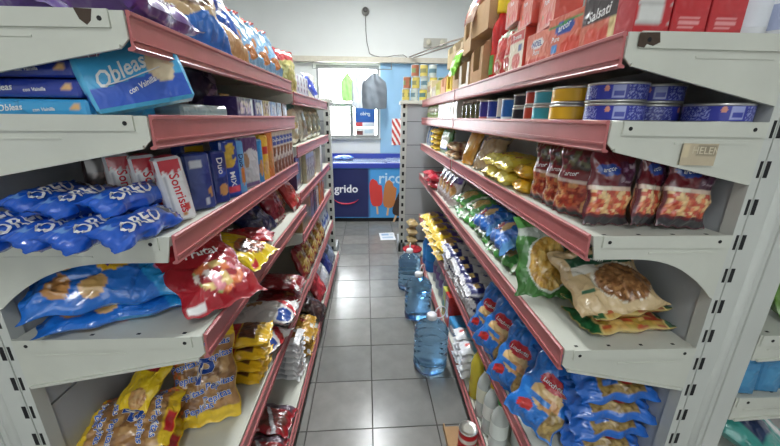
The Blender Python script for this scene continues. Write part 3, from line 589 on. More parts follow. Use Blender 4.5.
item('browns', candy((150, 96, 60), W_, [(170, 110, 66), (120, 74, 50), (206, 160, 110)], 12, None, W_, .20, .26, .09), 'snack_bag', 'clear bag of brown snacks above the crimson foil bag', 'snack', -.50, 1.63, .92, rx=66, rz=84, sc=.8)
item('redsm', candy((190, 60, 60), W_, [(236, 220, 206), (200, 60, 60), (190, 140, 100)], 13, None, W_, .14, .18, .06), 'candy_bag', 'small red and white sweets bag at the end of the near unit', 'sweets', -.44, 1.74, .92, rx=60, rz=90)
# --- fifth shelf, z .475: ring cookie bags
def pepa(w, h, t, s): return lambda: bag(w, h, t, [('fill', 0, (238, 200, 36)), ('lumps', (-1, -.74, 1, .80, .026, 1.), [(190, 142, 88), (166, 118, 66), (204, 160, 104), (140, 96, 54)]), ('check', (9, 14, -1., -.70), (222, 110, 50)), ('rect', (.0, .82, .6, .97), RED)] ,
    [('P', .1, .12, .075, -12, (20, 70, 160), 0, (236, 226, 206)), *[('Pepitas', a, b, .021, r, BLU, .1, (236, 226, 206)) for a, b, r in ((-.38, .60, 8), (.42, .66, 6), (-.5, .30, 10), (-.48, .0, 6), (-.42, -.32, 8), (.5, -.2, 5), (.38, -.48, 8), (-.2, -.66, 8), (.55, .40, 8))]], seed=s, wr=1.1, relief=1.6)
item('pepab', pepa(.19, .28, .08, 14), 'cookie_bag', 'large clear bag of ring cookies with blue lettering leaning on the rail side', 'biscuits', -.530, .905, .475, rx=60, ry=0, rz=20)
item('pepas', pepa(.22, .28, .08, 15), 'cookie_bag', 'clear ring cookie bag lying lowest at the left post', 'biscuits', -.660, .738, .475, rx=4, rz=-76, sc=.86, group='ring cookie bags at the left post')
item('pepas', None, 'cookie_bag', 'clear ring cookie bag on top at the left post', 'biscuits', -.662, .760, .540, rx=4, ry=10, rz=-80, sc=.84, group='ring cookie bags at the left post')
def yfin(): return bag(.16, .25, .06, [('fill', 0, (240, 204, 30)), ('rect', (-.7, .3, .6, .62), (170, 30, 44)), ('lell', (.3, -.6, .5, .3, .024, 1.), BISC)], [('Lomitos', -.05, .46, .014, 0, YEL, .2)], seed=16)
item('yfin', yfin, 'cookie_bag', 'yellow and dark red cookie bag between the clear ring cookie bags', 'biscuits', -.650, .83, .607, rx=30, rz=-14, sc=.66)
for k in range(4):
    item('yred', lambda: bag(.15, .21, .05, [('fill', 0, (236, 190, 34)), ('rect', (-.9, .0, .9, .55), (190, 40, 50)), ('lumps', (-.7, -.6, .7, -.05, .02, 1.), [(120, 70, 44), (96, 54, 36)])], seed=17), 'cookie_bag', 'yellow ended cookie bag, %s from the bottom of the pile behind the ring cookies' % NTH[k], 'biscuits', -.50+.006*k, 1.06+.006*k, .475+k*.043, rz=92+rng.uniform(-6, 6), ry=rng.uniform(-3, 3), group='pile of yellow ended cookie bags')
def wred(): return bag(.20, .26, .06, [('fill', 0, (230, 228, 226)), ('diag', (-1.2, .9, .35), (200, 36, 46)), ('lumps', (.05, .1, .6, .6, .022, 1.), BISC), ('rect', (-.95, -.95, -.2, -.55), (40, 80, 160))], seed=18, wr=1.3)
item('wred', wred, 'cookie_bag', 'white and red cookie bag nearest the camera beside the yellow ended pile', 'biscuits', -.50, 1.235, .475, ry=6, rz=76, group='white and red cookie bags')
item('wred', None, 'cookie_bag', 'white and red cookie bag lying on top of the others', 'biscuits', -.48, 1.33, .535, ry=3, rz=94, group='white and red cookie bags')
item('wred', None, 'cookie_bag', 'white and red cookie bag at the back of its group', 'biscuits', -.50, 1.425, .475, rz=89, group='white and red cookie bags')
for k, (x, y, z) in enumerate(((-.48, 1.565, .475), (-.47, 1.60, .545), (-.49, 1.715, .475))):
    item('redmir', candy((136, 26, 34), W_, [(196, 130, 76), (150, 40, 40), (120, 60, 40)], 19, None, W_, .17, .24, .07), 'cookie_bag', ('red foil cookie bag nearest, behind the white and red bags', 'red foil cookie bag on top of its pair', 'red foil cookie bag next to the joint of the two units')[k], 'biscuits', x, y, z, rx=4, rz=92-3*k, sc=.85, group='red foil cookie bags')
# --- bottom shelf
for k, (x, y, a) in enumerate(((-.455, .83, 84), (-.45, .99, 92), (-.455, 1.15, 86))):
    item('redcho', lambda: bag(.17, .22, .06, [('fill', 0, (150, 24, 34)), ('lumps', (-.9, -.9, .2, .9, .022, 1.), [(120, 40, 36), (160, 40, 44), (96, 50, 40)]), ('diag', (-.2, .4, .16), (220, 220, 224)), ('lumps', (.35, -.9, .9, .9, .02, 1.), [(70, 50, 60), (100, 80, 96)])], [('100', -.2, .5, .02, 10, W_)], seed=20, wr=1.3), 'snack_bag', ('red and brown chocolate snack bag nearest on the bottom left shelf', 'red and brown chocolate snack bag, second on the bottom left shelf', 'red and brown chocolate snack bag, third on the bottom left shelf')[k], 'snack', x, y, .13, rz=a, ry=8, rx=6, group='chocolate snack bags on the bottom left shelf')
for k in range(7):
    item('wcook', lambda: bag(.13, .19, .036, [('fill', 0, (226, 226, 226)), ('ell', (0, .45, .42, .26), BIS2), ('ell', (.1, .0, .42, .26), BIS), ('ell', (-.05, -.45, .42, .26), BIS2), ('rect', (-.95, -.3, -.55, .3), (170, 172, 176))], seed=21), 'cookie_pack', 'white cookie packet, %s from the bottom of the neat stack on the bottom left shelf' % NTH[k], 'biscuits', -.455+rng.uniform(-.004, .004), 1.46+rng.uniform(-.006, .006), .13+k*.033, rz=84+rng.uniform(-4, 4), group='stack of white cookie packets')
for k, (x, y, z, a) in enumerate(((-.45, 1.615, .13, 90), (-.45, 1.625, .208, 86), (-.45, 1.735, .13, 90), (-.455, 1.735, .208, 93))):
    item('goldb', candy((196, 150, 50), W_, [(206, 164, 70), (180, 120, 40), (230, 190, 110), (200, 50, 40)], 22, None, W_, .19, .25, .085), 'snack_bag', 'golden snack bag, %s' % ('nearest at the bottom left', 'resting on the nearest one', 'by the unit joint, lower', 'by the unit joint, upper')[k], 'snack', x, y, z, rz=a, sc=(.68, .9, .9), group='golden snack bags on the bottom left shelf')
# --- top shelf of the left unit
def sponge(): return bag(.16, .26, .085, [('fill', 0, (96, 62, 132)), ('rect', (-.55, -.7, .55, .7), (176, 150, 130)), ('stripes', (0, 7, .75), (110, 80, 140)), ('rect', (.55, -1, 1, 1), (120, 72, 160)), ('rect', (-1, -1, -.55, 1), (104, 62, 150))], [('integral', .77, 0, .018, 90, W_, .2)], seed=23)
item('sponge', sponge, 'cake_pack', 'purple bagged sliced cake lying along the price rail at the near end', 'cake', -.475, .80, 1.537, rz=4, ry=6)
item('spong2', lambda: bag(.20, .24, .07, [('fill', 0, (90, 56, 140)), ('diag', (-.3, .5, .3), (130, 100, 180)), ('lumps', (-.7, -.7, .1, .1, .03, 1), [(70, 46, 110), (40, 34, 60)])], seed=24), 'cake_pack', 'plain purple bag behind the sliced cake pack at the near end', 'cake', -.660, .775, 1.537, rz=80, sc=.9)
item('darkb', lambda: bag(.18, .22, .06, [('fill', 0, (52, 46, 50)), ('lumps', (-.8, -.8, .8, .8, .03, 1), [(70, 50, 50), (44, 54, 44), (90, 40, 50)])], seed=25), 'snack_bag', 'dark bag at the far left corner of the top left shelf', 'snack', -.86, .77, 1.561, rz=60)
def mar(): return bag(.21, .27, .10, [('fill', 0, (206, 176, 130)), ('below', (-.55, .12, 3, 1), (40, 110, 196)), ('ell', (0, .0, .62, .35), (120, 84, 60)), ('lumps', (-.55, -.3, .55, .3, .026, 1.), [(110, 76, 52), (84, 58, 44), (150, 110, 76)]), ('rect', (-1, .86, 1, 1), (226, 226, 220))], [('Mar', -.1, .55, .035, 0, (60, 50, 50), .2)], seed=26, wr=1.2)
item('mar', mar, 'snack_bag', 'tan bag with dark lumps and a blue foot leaning on the top left shelf', 'snack', -.505, 1.045, 1.537, rx=62, rz=62)
item('blub', lambda: bag(.21, .28, .09, [('fill', 0, (40, 96, 196)), ('ell', (0, .1, .34, .25), (220, 226, 236)), ('ell', (0, .1, .24, .18), (30, 60, 150)), ('below', (-.4, .1, 3, 2), (206, 160, 110)), ('rect', (-1, .8, 1, 1), (60, 60, 140))], seed=27, wr=1.3), 'snack_bag', 'royal blue snack bag with a round emblem behind the tan bag', 'snack', -.51, 1.20, 1.537, rx=62, rz=64)
for k in range(3):
    item('lbo', lambda: bag(.19, .24, .09, [('fill', 0, (134, 184, 222)), ('above', (.62, .08, 3, 1), (238, 208, 70)), ('rect', (-.4, .66, .4, .92), (206, 60, 50)), ('ell', (.2, -.55, .45, .22), (206, 130, 70)), ('ell', (-.4, -.1, .2, .14), (222, 150, 90)), ('ell', (.3, .1, .2, .2), (190, 214, 232)), ('rect', (-1, -1, 1, -.88), (230, 230, 230))], seed=28, wr=1.3), 'snack_bag', 'light blue snack bag with yellow top, %s in the row on the top left shelf' % NTH[k], 'snack', -.50+.004*k, 1.40+k*.15, 1.537, rx=66, rz=76, sc=(.95, .95, .85), group='light blue snack bags')
# --- far left unit
def mid(lv): return MZ[lv]
item('redtop', lambda: bag(.17, .21, .07, [('fill', 0, (214, 206, 130)), ('above', (.5, .05, 3, 1), (206, 70, 70)), ('lumps', (-.7, -.8, .7, .3, .02, 1), [(200, 196, 120), (226, 216, 160), (180, 180, 110)])], seed=30), 'snack_bag', 'pale yellow bag with a red top standing at the start of the far unit', 'snack', -.46, 1.95, MZ[0], rx=84, rz=70)
item('greeny', lambda: bag(.12, .15, .05, [('fill', 0, (190, 196, 120)), ('rect', (-1, .3, 1, .7), (220, 214, 190))], seed=31), 'snack_bag', 'small pale green bag left of the red topped bag', 'snack', -.55, 1.88, MZ[0], rx=84, rz=50)
for k in range(4):
    item('pinkw', lambda: pack(.07, .05, .12, [('fill', 0, (226, 220, 222)), ('lumps', (-.8, -.8, .8, .8, .016, 1), [(206, 120, 120), (226, 220, 222), (150, 120, 140)])], [('fill', 0, (214, 206, 206))], bulge=.003), 'small_carton', 'pinkish white carton, %s from the near end on the far left top shelf' % NTH[k], 'carton', -.455, 2.12+.09*k, MZ[0], rz=88, group='pinkish white cartons')
item('bluediag', lambda: bag(.10, .20, .045, [('fill', 0, (50, 70, 170)), ('rect', (-1, .7, 1, 1), W_), ('rect', (-1, -1, 1, -.75), W_)], seed=32), 'snack_bag', 'blue bag leaning diagonally at the end of the far left top shelf', 'snack', -.44, 2.58, MZ[0], rx=80, ry=0, rz=86, tilt=-20)
item('paleb', lambda: bag(.17, .19, .06, [('fill', 0, (206, 202, 190)), ('rect', (-.6, -.6, .6, .4), (190, 180, 150))], seed=33), 'snack_bag', 'large pale bag beside the window end of the far left top shelf', 'snack', -.47, 2.78, MZ[0], rx=84, rz=84)
def simple(key, w, h, t, L, name, lab, cat, x, y, z, rx=82, rz=86, s=40, grp=None, ry=0, sc=1):
    return item(key, lambda: bag(w, h, t, L, seed=s, res=.008), name, lab, cat, x, y, z, rx=rx, ry=ry, rz=rz, group=grp, sc=sc)
def carton(key, w, d, h, L, name, lab, cat, x, y, z, rz=88, grp=None, side=None):
    return item(key, lambda: pack(w, d, h, L, side, None, bulge=.002, res=.008), name, lab, cat, x, y, z, rz=rz, group=grp)
simple('teal', .20, .24, .09, [('fill', 0, (214, 206, 170)), ('above', (.55, .05, 3, 1), (60, 150, 140)), ('rect', (-1, -.35, 1, -.05), (230, 196, 90))], 'toast_bag', 'cream toast bag with a teal top and yellow band on the far left unit', 'bread', -.47, 1.98, MZ[1], s=41)
simple('clr', .15, .22, .07, [('fill', 0, (206, 206, 190)), ('rect', (-.6, -.7, .6, .6), (150, 140, 110)), ('rect', (-1, .7, 1, 1), (200, 214, 190))], 'toast_bag', 'silvery clear bag right of the teal topped toast bag', 'bread', -.46, 2.24, MZ[1], s=42)
for k in range(3):
    simple('oliv', .17, .22, .08, [('fill', 0, (176, 172, 140)), ('lumps', (-.8, -.8, .8, .8, .03, 1), [(160, 156, 120), (196, 190, 156), (140, 140, 110)])], 'toast_bag', 'greyish olive bag, %s from the clear toast bag on the far left unit' % NTH[k], 'bread', -.47, 2.44+.2*k, MZ[1], s=43, grp='greyish olive bags')
carton('purb', .20, .2, .19, [('fill', 0, (84, 50, 96)), ('rect', (.3, -.8, .9, .8), (206, 196, 170))], 'cereal_box', 'large purple box on the third shelf of the far left unit', 'carton', -.53, 2.00, MZ[2], 92)
for k in range(3):
    carton('cerb', .08, .12, .18, [('fill', 0, (196, 186, 150)), ('lumps', (-.8, -.6, .8, .6, .02, 1), [(150, 120, 90), (220, 206, 160)]), ('rect', (-1, .7, 1, 1), (220, 220, 210))], 'cereal_box', 'beige speckled box, %s right of the large purple box' % NTH[k], 'carton', -.47, 2.16+.09*k, MZ[2], 88, 'beige speckled boxes')
carton('yelb', .10, .10, .165, [('fill', 0, (214, 180, 90)), ('rect', (-.6, -.5, .6, .5), (180, 140, 70))], 'cereal_box', 'mustard yellow box near the window on the far left unit', 'carton', -.47, 2.47, MZ[2])
carton('whb', .05, .14, .20, [('fill', 0, (222, 220, 210)), ('rect', (-.6, -.7, .6, .3), (200, 190, 170))], 'cereal_box', 'thin white box leaning near the window on the far left unit', 'carton', -.46, 2.60, MZ[2], 84)
for k, (c, w, h, lab) in enumerate((((150, 116, 66), .14, .18, 'brown carton at the near end'), ((140, 104, 54), .10, .17, 'second brown carton'), ((120, 96, 130), .09, .19, 'mauve carton'), ((36, 56, 96), .08, .15, 'dark blue carton'), ((214, 214, 214), .06, .16, 'white carton'), ((220, 140, 50), .08, .17, 'orange carton'), ((206, 110, 50), .08, .16, 'dark orange carton'))):
    carton('mx%d' % k, w, .16, h, [('fill', 0, c), ('rect', (-.6, -.5, .5, .3), tuple(int(v*.75) for v in c))], 'food_carton', lab+' on the fourth shelf of the far left unit', 'carton', -.48, (1.93, 2.07, 2.19, 2.31, 2.42, 2.55, 2.68)[k], MZ[3], 88, 'cartons on the far left fourth shelf')
for k in range(5):
    simple('redgo', .15, .2, .07, [('fill', 0, (150, 30, 34)), ('lumps', (-.8, -.8, .8, .7, .02, 1), [(190, 150, 70), (150, 34, 34), (220, 196, 130)])], 'snack_bag', 'dark red and gold bag, %s from the near end on the far left fifth shelf' % NTH[k], 'snack', -.44, 1.92+.16*k, MZ[4], rx=70, s=44, grp='dark red and gold bags')
for k in range(3):
    simple('whbl', .15, .2, .07, [('fill', 0, (206, 214, 226)), ('diag', (-.3, .5, .4), (60, 90, 170))], 'snack_bag', 'white and blue bag, %s towards the window on the far left fifth shelf' % NTH[k], 'snack', -.45, 2.68+.14*k, MZ[4], rx=70, s=45, grp='white and blue bags')
for k, (c, lab) in enumerate((((60, 40, 40), 'dark brown'), ((190, 60, 70), 'pinkish red'), ((206, 210, 220), 'whitish'), ((40, 50, 120), 'navy'), ((120, 130, 150), 'grey blue'))):
    simple('low%d' % k, .17, .22, .09, [('fill', 0, c), ('lumps', (-.7, -.7, .7, .5, .024, 1), [c, tuple(min(255, int(v*1.2+12)) for v in c)])], 'snack_bag', lab+' bag slumped on the bottom of the far left unit', 'snack', -.42, (1.98, 2.22, 2.42, 2.62, 2.84)[k], MZ[5], rx=(30, 62, 60, 60, 60)[k], s=46+k, grp='bags on the bottom of the far left unit')
# --- next aisle at the far left
carton('brownbox', .2, .12, .12, [('fill', 0, (120, 90, 66))], 'brown_carton', 'brown carton in the aisle beyond the left post', 'carton', -1.06, .76, .70-.225, 0)
# ================================================================== goods on the right
TOM = (214, 90, 66); TOM2 = (196, 44, 36); GRN = (60, 150, 70); PAST = (222, 176, 84)
# --- top shelf: cartons of tomato puree
def tomb(c, L2, texts, w=.13, h=.085, d=.07, side=None, tsd=()): return lambda: pack(w, d, h, [('fill', 0, c)]+L2, side or [('fill', 0, (206, 80, 62))], None, texts, tsd, bulge=.0005, res=.005)
tomL = [('ell', (-.35, -.45, .38, .42), (226, 84, 48)), ('ell', (.35, -.5, .36, .40), (214, 58, 36)), ('ell', (-.35, -.2, .10, .1), GRN)]
item('salsa', tomb((216, 112, 84), [('rect', (-1, -.12, 1, 1), (70, 60, 60)), ('ell', (.4, .75, .4, .2), (110, 90, 84))]+[('ell', (-.35, -.62, .38, .34), (226, 84, 58)), ('ell', (.35, -.66, .36, .3), (214, 66, 44))]+[('rect', (.55, -.9, .9, -.1), (236, 214, 150))], [('Salsati', -.05, .14, .020, 6, W_, .25)], .12, .115, .05), 'puree_carton', 'large tomato puree carton with a dark upper band nearest the shelf corner', 'carton', .496, .785, 1.525, rz=-86)
item('arc', tomb((222, 116, 90), [('ell', (-.1, .45, .5, .34), (40, 80, 170)), ('rect', (.55, -1, 1, 1), (226, 112, 74)), ('ell', (.3, -.45, .5, .4), (224, 70, 40)), ('rect', (-.7, -.7, -.4, -.2), (60, 140, 210)), ('diag', (.6, .1, .12), GRN)], [('arcor', -.1, .45, .016, 8, W_, .2), ('Pure', -.5, .0, .013, 0, W_)], .16, .105), 'puree_carton', 'tomato puree carton with a blue oval emblem', 'carton', .517, .940, 1.525, rz=-84)
item('noel', tomb((224, 126, 100), [('ell', (0, .35, .55, .28), W_), ('rect', (-1, -1, 1, -.55), (206, 70, 50))], [('NOEL', 0, .35, .015, 0, (60, 80, 150)), ('Pure', 0, -.15, .014, 0, W_)], .13, .095), 'puree_carton', 'orange red puree carton with a white oval emblem', 'carton', .516, 1.093, 1.525, rz=-86)
item('tomc', tomb((232, 216, 190), [('rect', (-1, .5, 1, 1), (200, 60, 56)), ('ell', (.1, -.45, .6, .4), (200, 70, 56)), ('rect', (.3, 0, .8, .35), (70, 90, 140))], [('Tomate', 0, .72, .014, 0, W_)], .11, .13), 'puree_carton', 'cream and red tomato carton standing taller', 'carton', .512, 1.24, 1.525, rz=-88)
def pouchr(): return bag(.10, .16, .04, [('fill', 0, (206, 60, 50)), ('ell', (0, -.5, .7, .32), (226, 206, 170)), ('ell', (0, -.5, .55, .24), (190, 60, 44)), ('ell', (0, .2, .5, .3), (222, 80, 50)), ('above', (.7, .05, 3, 1), (206, 220, 190))], seed=50)
for k in range(2):
    item('pouchr', pouchr, 'sauce_pouch', 'red tomato sauce pouch, %s the tall cream and red carton' % ('right beside', 'second beyond')[k], 'sauce', .50, 1.33+k*.10, 1.525, rx=86, rz=-88, group='tomato sauce pouches')
for k in range(3):
    item('tomtop', tomb((220, 108, 84), tomL, [('Pure', 0, .6, .014, 0, W_)], .13, .085), 'puree_carton', 'tomato puree carton of the upper layer, %s from the shelf corner' % NTH[k], 'carton', .518, (1.06, 1.21, 1.33)[k], 1.525+(.0958, .131, .166)[k], rz=-96+k, group='upper layer of tomato puree cartons')
item('tall', tomb((196, 40, 50), [('rect', (-.6, .2, .4, .7), W_), ('ell', (0, -.4, .6, .4), (220, 90, 60))], [], .07, .19, .06), 'sauce_carton', 'tall dark red carton with a white barcode label behind the pouches', 'carton', .60, 1.30, 1.525, rz=-88)
for k in range(3):
    x = .575+.062+k*.098
    def rb():
        g = pack(.094, .14, .105, [('fill', 0, (186, 30, 40)), ('rect', (-.75, -.9, .75, -.6), (160, 40, 46))], [('fill', 0, (186, 30, 40))], [('fill', 0, (190, 36, 44))], bulge=0); return g
    if k == 0: item('redk0', lambda: pack(.066, .055, .135, [('fill', 0, (186, 30, 40)), ('rect', (-.85, -.75, .55, .95), (216, 216, 212)), ('stripes', (0, 5, .85), (186, 184, 180)), ('rect', (.55, -1, 1, 1), (186, 30, 40)), ('rect', (-1, -1, -.85, 1), (186, 30, 40)), ('rect', (-1, -1, 1, -.75), (186, 30, 40)), ('rect', (-.35, -.75, -.3, .95), (170, 168, 166))], [('fill', 0, (186, 30, 40))]), 'red_carton', 'red carton with a printed nutrition table facing the camera', 'carton', .497, .693, 1.525, rz=0)
    else: item('redk', lambda: pack(.066, .055, .135, [('fill', 0, (190, 34, 42)), ('rect', (-.05, .2, .12, 1), (226, 226, 226)), ('rect', (.12, .1, .2, .5), (120, 30, 34)), ('rect', (-.7, -.62, .6, -.56), (226, 150, 150)), ('rect', (-.7, -.74, .6, -.68), (226, 150, 150)), ('rect', (-.7, -.86, .3, -.8), (226, 150, 150)), ('ell', (.5, .35, .12, .12), W_)], [('fill', 0, (180, 28, 38))], res=.003), 'red_carton', ('red carton with a white spout, directly right of the table-printed one', 'red carton with a white spout, next to the white bottles')[k-1], 'carton', .497+.069*k, .693, 1.525, rz=0, group='red cartons with white spouts')
def ketchup():
    e = empty('sauce_bottle'); g = Geo(); g.lathe([(.030, 0), (.036, .004), (.036, .11), (.032, .13), (.034, .15), (.036, .2), (.030, .225), (.016, .245), (.015, .26)], 24, (196, 40, 40), sq=.8); kid(e, g.build('body', mat('red_sauce_plastic', rough=.25, coat=.3), e))
    g = Geo(); g.lathe([(.022, .262), (.024, .268), (.023, .31), (.016, .33), (.006, .335)], 20, (236, 206, 40)); kid(e, g.build('cap', PLAST, e))
    g = Geo(); g.lathe([(.0368, .03), (.0368, .105)], 24, (214, 70, 50), fn=lambda T, Z: np.where((np.cos(T*3) > .2)[:, None], (214, 60, 44), (90, 150, 70)), sq=.8, cap=False); kid(e, g.build('label', PAPER, e)); return e
item('ketch', ketchup, 'sauce_bottle', 'red squeeze bottle with a yellow cap beside the cardboard boxes', 'sauce', .53, 1.56, 1.525)
def wbottle():
    e = empty('squeeze_bottle'); g = Geo(); g.lathe([(.034, 0), (.038, .004), (.038, .075), (.030, .105), (.016, .125), (.015, .14)], 24, (226, 228, 232)); kid(e, g.build('body', PLAST, e))
    g = Geo(); g.lathe([(.0384, .02), (.0384, .065)], 24, (200, 206, 220), fn=lambda T, Z: np.where((np.abs(((T*4) % 1)-.5) < .18)[:, None], (170, 178, 206), (218, 221, 228)), cap=False); kid(e, g.build('label', PAPER, e))
    g = Geo(); g.lathe([(.019, .14), (.019, .158), (.008, .162), (.006, .18)], 18, (232, 232, 234)); kid(e, g.build('cap', PLAST, e)); return e
for k in range(4):
    item('wbot', wbottle, 'squeeze_bottle', 'white squeeze bottle, %s right of the red cartons on the top shelf' % NTH[k], 'bottle', (.712, .795, .885, .98)[k], (.715, .72, .72, .75)[k], 1.525, rz=20*k, group='white squeeze bottles')
def sticker():
    g = Geo(); face(g, (0, 0, 0), (.036, 0, -.001), (0, 0, .021), [('fill', 0, (190, 176, 150)), ('rect', (-1, -.35, -.6, 1), (206, 192, 160)), ('rect', (-.2, -.05, .9, .85), (150, 140, 120)), ('rect', (-.9, -.55, .9, -.45), (130, 120, 100)), ('rect', (-.9, -.8, .7, -.7), (130, 120, 100))], [('HELEN', .35, .4, .014, 0, (206, 196, 170))], .004)
    g.box(-.036, .036, .0002, .001, -.021, .021, (190, 176, 150)); return g
s_ = sticker().build('old_sticker', PAPER, loc=(.640, .6535, 1.315)); tag(s_, 'worn beige paper sticker on the right second shelf bracket', 'sticker')
# cardboard display boxes
def tray_box(w, d, h, front, dark, fill, col=(180, 146, 108)):
    def f():
        e = empty('display_box'); g = Geo(); t = .004
        g.box(-w/2, w/2, -d/2, d/2, 0, t, col); g.box(-w/2, w/2, d/2-t, d/2, 0, h, col)
        for s in (-1, 1):
            a, b = sorted((s*w/2, s*(w/2-t))); P = [(-d/2, 0), (d/2-t, 0), (d/2-t, h), (-d/2+.25*d, h), (-d/2, h*.72)]
            g.prism(P, lambda p, k: (a+(b-a)*k, p[0], p[1]), col)
        g.prism([(-w/2+t, t), (w/2-t, t), (w/2-t, h*.72), (w/2*.62, h*.72), (w/2*.5, front*h), (-w/2*.5, front*h), (-w/2*.62, h*.72), (-w/2+t, h*.72)], lambda p, k: (p[0], -d/2+t*k, p[1]), dark)
        kid(e, g.build('box_body', mat('display_cardboard', rough=.8, noise=.06, bump=.15), e))
        for k in range(4):
            g = bag(w*.62, h*.7, .022, [('fill', 0, fill), ('ell', (0, .2, .6, .3), tuple(min(255, v+40) for v in fill)), ('rect', (-1, -1, 1, -.6), W_)], seed=60+k, res=.012)
            o = g.build('sachet', FILM, e); kid(e, o); o.matrix_basis = Matrix.Translation((0, -d*.28+k*d*.19, h*.45)) @ rotm(84, 0, 0)
        return e
    return f
TB = [((.21, .22, .21), 1.70, 1.525, (186, 152, 112), (176, 140, 100), (190, 176, 80), 'large brown cardboard display box beside the red squeeze bottle'),
      ((.21, .22, .20), 1.70, 1.738, (190, 156, 118), (186, 152, 112), (206, 90, 60), 'brown cardboard display box stacked on the largest one'),
      ((.19, .22, .17), 1.93, 1.525, (190, 160, 120), (232, 230, 220), (90, 110, 60), 'display box with a white lower front and green edge'),
      ((.19, .20, .20), 1.94, 1.698, (176, 144, 108), (180, 150, 112), (120, 100, 60), 'tall brown box on top of the white fronted one'),
      ((.17, .20, .15), 2.14, 1.525, (196, 164, 120), (206, 176, 140), (90, 150, 60), 'light brown box holding green packets'),
      ((.17, .20, .14), 2.15, 1.678, (190, 170, 140), (200, 180, 150), (150, 150, 140), 'pale box stacked above the green packets'),
      ((.16, .20, .15), 2.34, 1.525, (226, 196, 70), (232, 206, 90), (110, 84, 50), 'yellow display box in the far cardboard row'),
      ((.17, .20, .16), 2.33, 1.678, (196, 178, 140), (190, 170, 130), (90, 130, 160), 'beige box stacked on the yellow one'),
      ((.16, .20, .15), 2.54, 1.525, (206, 160, 130), (214, 170, 140), (190, 120, 60), 'salmon display box in the far cardboard row'),
      ((.16, .20, .14), 2.74, 1.525, (206, 196, 120), (190, 190, 120), (120, 120, 60), 'olive display box furthest but one in the cardboard row'),
      ((.16, .20, .12), 2.94, 1.525, (206, 200, 190), (196, 190, 180), (150, 60, 60), 'pale grey display box at the far end of the cardboard row')]
for k, ((w, d, h), y, z, c, c2, fl_, lab) in enumerate(TB):
    item('tb%d' % k, tray_box(w, d, h, (.3, .6, .15, .35, .45, .5, .2, .5, .4, .4, .5)[k], c2, fl_, c), 'display_box', lab, 'carton', .585, y, z, rz=-90+(-2, 3, 1, -3, 2, 4, -1, 2, 0, 1, 0)[k], group='cardboard display boxes')
simple('grnp', .10, .14, .04, [('fill', 0, (130, 206, 50)), ('rect', (-.6, -.5, .6, .2), (226, 236, 206))], 'snack_bag', 'bright green packet sticking out in front of the light brown box', 'snack', .466, 2.09, 1.60, rx=70, rz=-84, s=70)
simple('redwp', .12, .12, .03, [('fill', 0, (222, 190, 170)), ('diag', (-.5, .8, .5), (196, 80, 70)), ('ell', (.4, .4, .4, .3), (70, 110, 160))], 'snack_bag', 'red and white packet leaning out of the tall brown box', 'snack', .468, 1.80, 1.80, rx=70, rz=-84, s=71)
for k in range(6):
    carton('farc', .055, .08, .15, [('fill', 0, (206, 190, 150)), ('rect', (-.7, -.2, .7, .5), (150, 110, 84))], 'small_carton', 'narrow tan carton, %s after the cardboard row' % NTH[k], 'carton', .52, 3.06+.05*k-.0, 1.525, -88, 'narrow tan cartons') if k < 4 else None
# cans on the end unit's top shelf
cl = [((196, 180, 96), (130, 130, 90), 'yellow'), ((80, 110, 80), (190, 150, 110), 'green'), ((176, 186, 180), (90, 120, 130), 'pale'), ((160, 100, 76), (120, 140, 96), 'reddish'), ((200, 184, 90), (80, 110, 110), 'yellow and grey')]
n = 0
for r in range(3):
    for k in range(6):
        if r == 2 and k not in (1, 2, 3): continue
        c, c2, nm = cl[(k*2+r*3) % 5]; q = (k*2+r*3) % 5
        x = .31+k*.083+(.01 if r == 1 else 0)
        item('ecan%d' % q, lambda: can(.037, .105, [('fill', 0, c), ('rect', (-1, -.4, 1, .35), c2), ('ell', (-.0, 0, .2, .4), c)], n=20), 'food_can', '%s can, %s from the left in the %s layer on the end unit' % (nm, NTH[k], ('bottom', 'middle', 'top')[r]), 'can', x, 3.47, 1.53+r*.1066, rz=30*k, group='cans stacked on the end unit', m=[PLAST, TIN])
# --- second shelf: tins
def tuna(): return can(.058, .0405, [('fill', 0, (44, 52, 150)), *[('rect', (a+.0, -.6, a+.13, .65), (150, 158, 206)) for a in (-.86, -.24, .38)], *[('rect', (a+.015, -.4, a+.115, .05), (60, 70, 160)) for a in (-.86, -.24, .38)], *[('ell', (a-.06, .35, .028, .28), (206, 140, 120)) for a in (-.86, -.24, .38)], *[('lumps', (a+.15, -.65, a+.45, .65, .0021, 1.5), [(40, 48, 146), (150, 158, 214), (60, 68, 160)]) for a in (-.86, -.24, .38)]], n=40)
for k, (x, y, z, a, lab) in enumerate(((.524, .762, 1.372, 8, 'lower can of the left pair'), (.524, .764, 1.4127, 2, 'upper can of the left pair'), (.634, .800, 1.372, -30, 'lower can of the middle pair'), (.634, .798, 1.4127, 6, 'upper can of the middle pair'), (.714, .716, 1.372, 20, 'single can right of the two pairs'))):
    item('tuna', tuna, 'tuna_can', 'flat blue tin with white print, '+lab, 'can', x, y, z, rz=a, group='flat blue tins', m=[PLAST, TIN])
def pair(key, r, h, y, c, c2, lab, x=.515, n=2, txt=None):
    for k in range(n):
        item(key, lambda: can(r, h, [('fill', 0, c), ('rect', (-1, -.9, 1, -.7), c2), ('ell', (-.5, .1, .09, .45), c2), ('rect', (-.75, -.3, -.65, .4), c2)], (206, 206, 200)), 'food_can', ('lower ' if k == 0 else 'upper ')+lab if n > 1 else lab, 'can', x+.002*k, y, 1.372+k*(h+.0006), rz=-70+20*k, group='round tins on the right second shelf', m=[PLAST, TIN])
pair('ycan', .058, .042, .905, (226, 176, 40), (150, 80, 30), 'yellow flat tin beside the blue ones')
pair('tcan', .050, .042, 1.025, (60, 160, 176), (226, 236, 236), 'teal flat tin beside the yellow pair')
pair('rcan', .036, .045, 1.120, (196, 72, 50), (240, 220, 200), 'orange red small tin beside the teal pair')
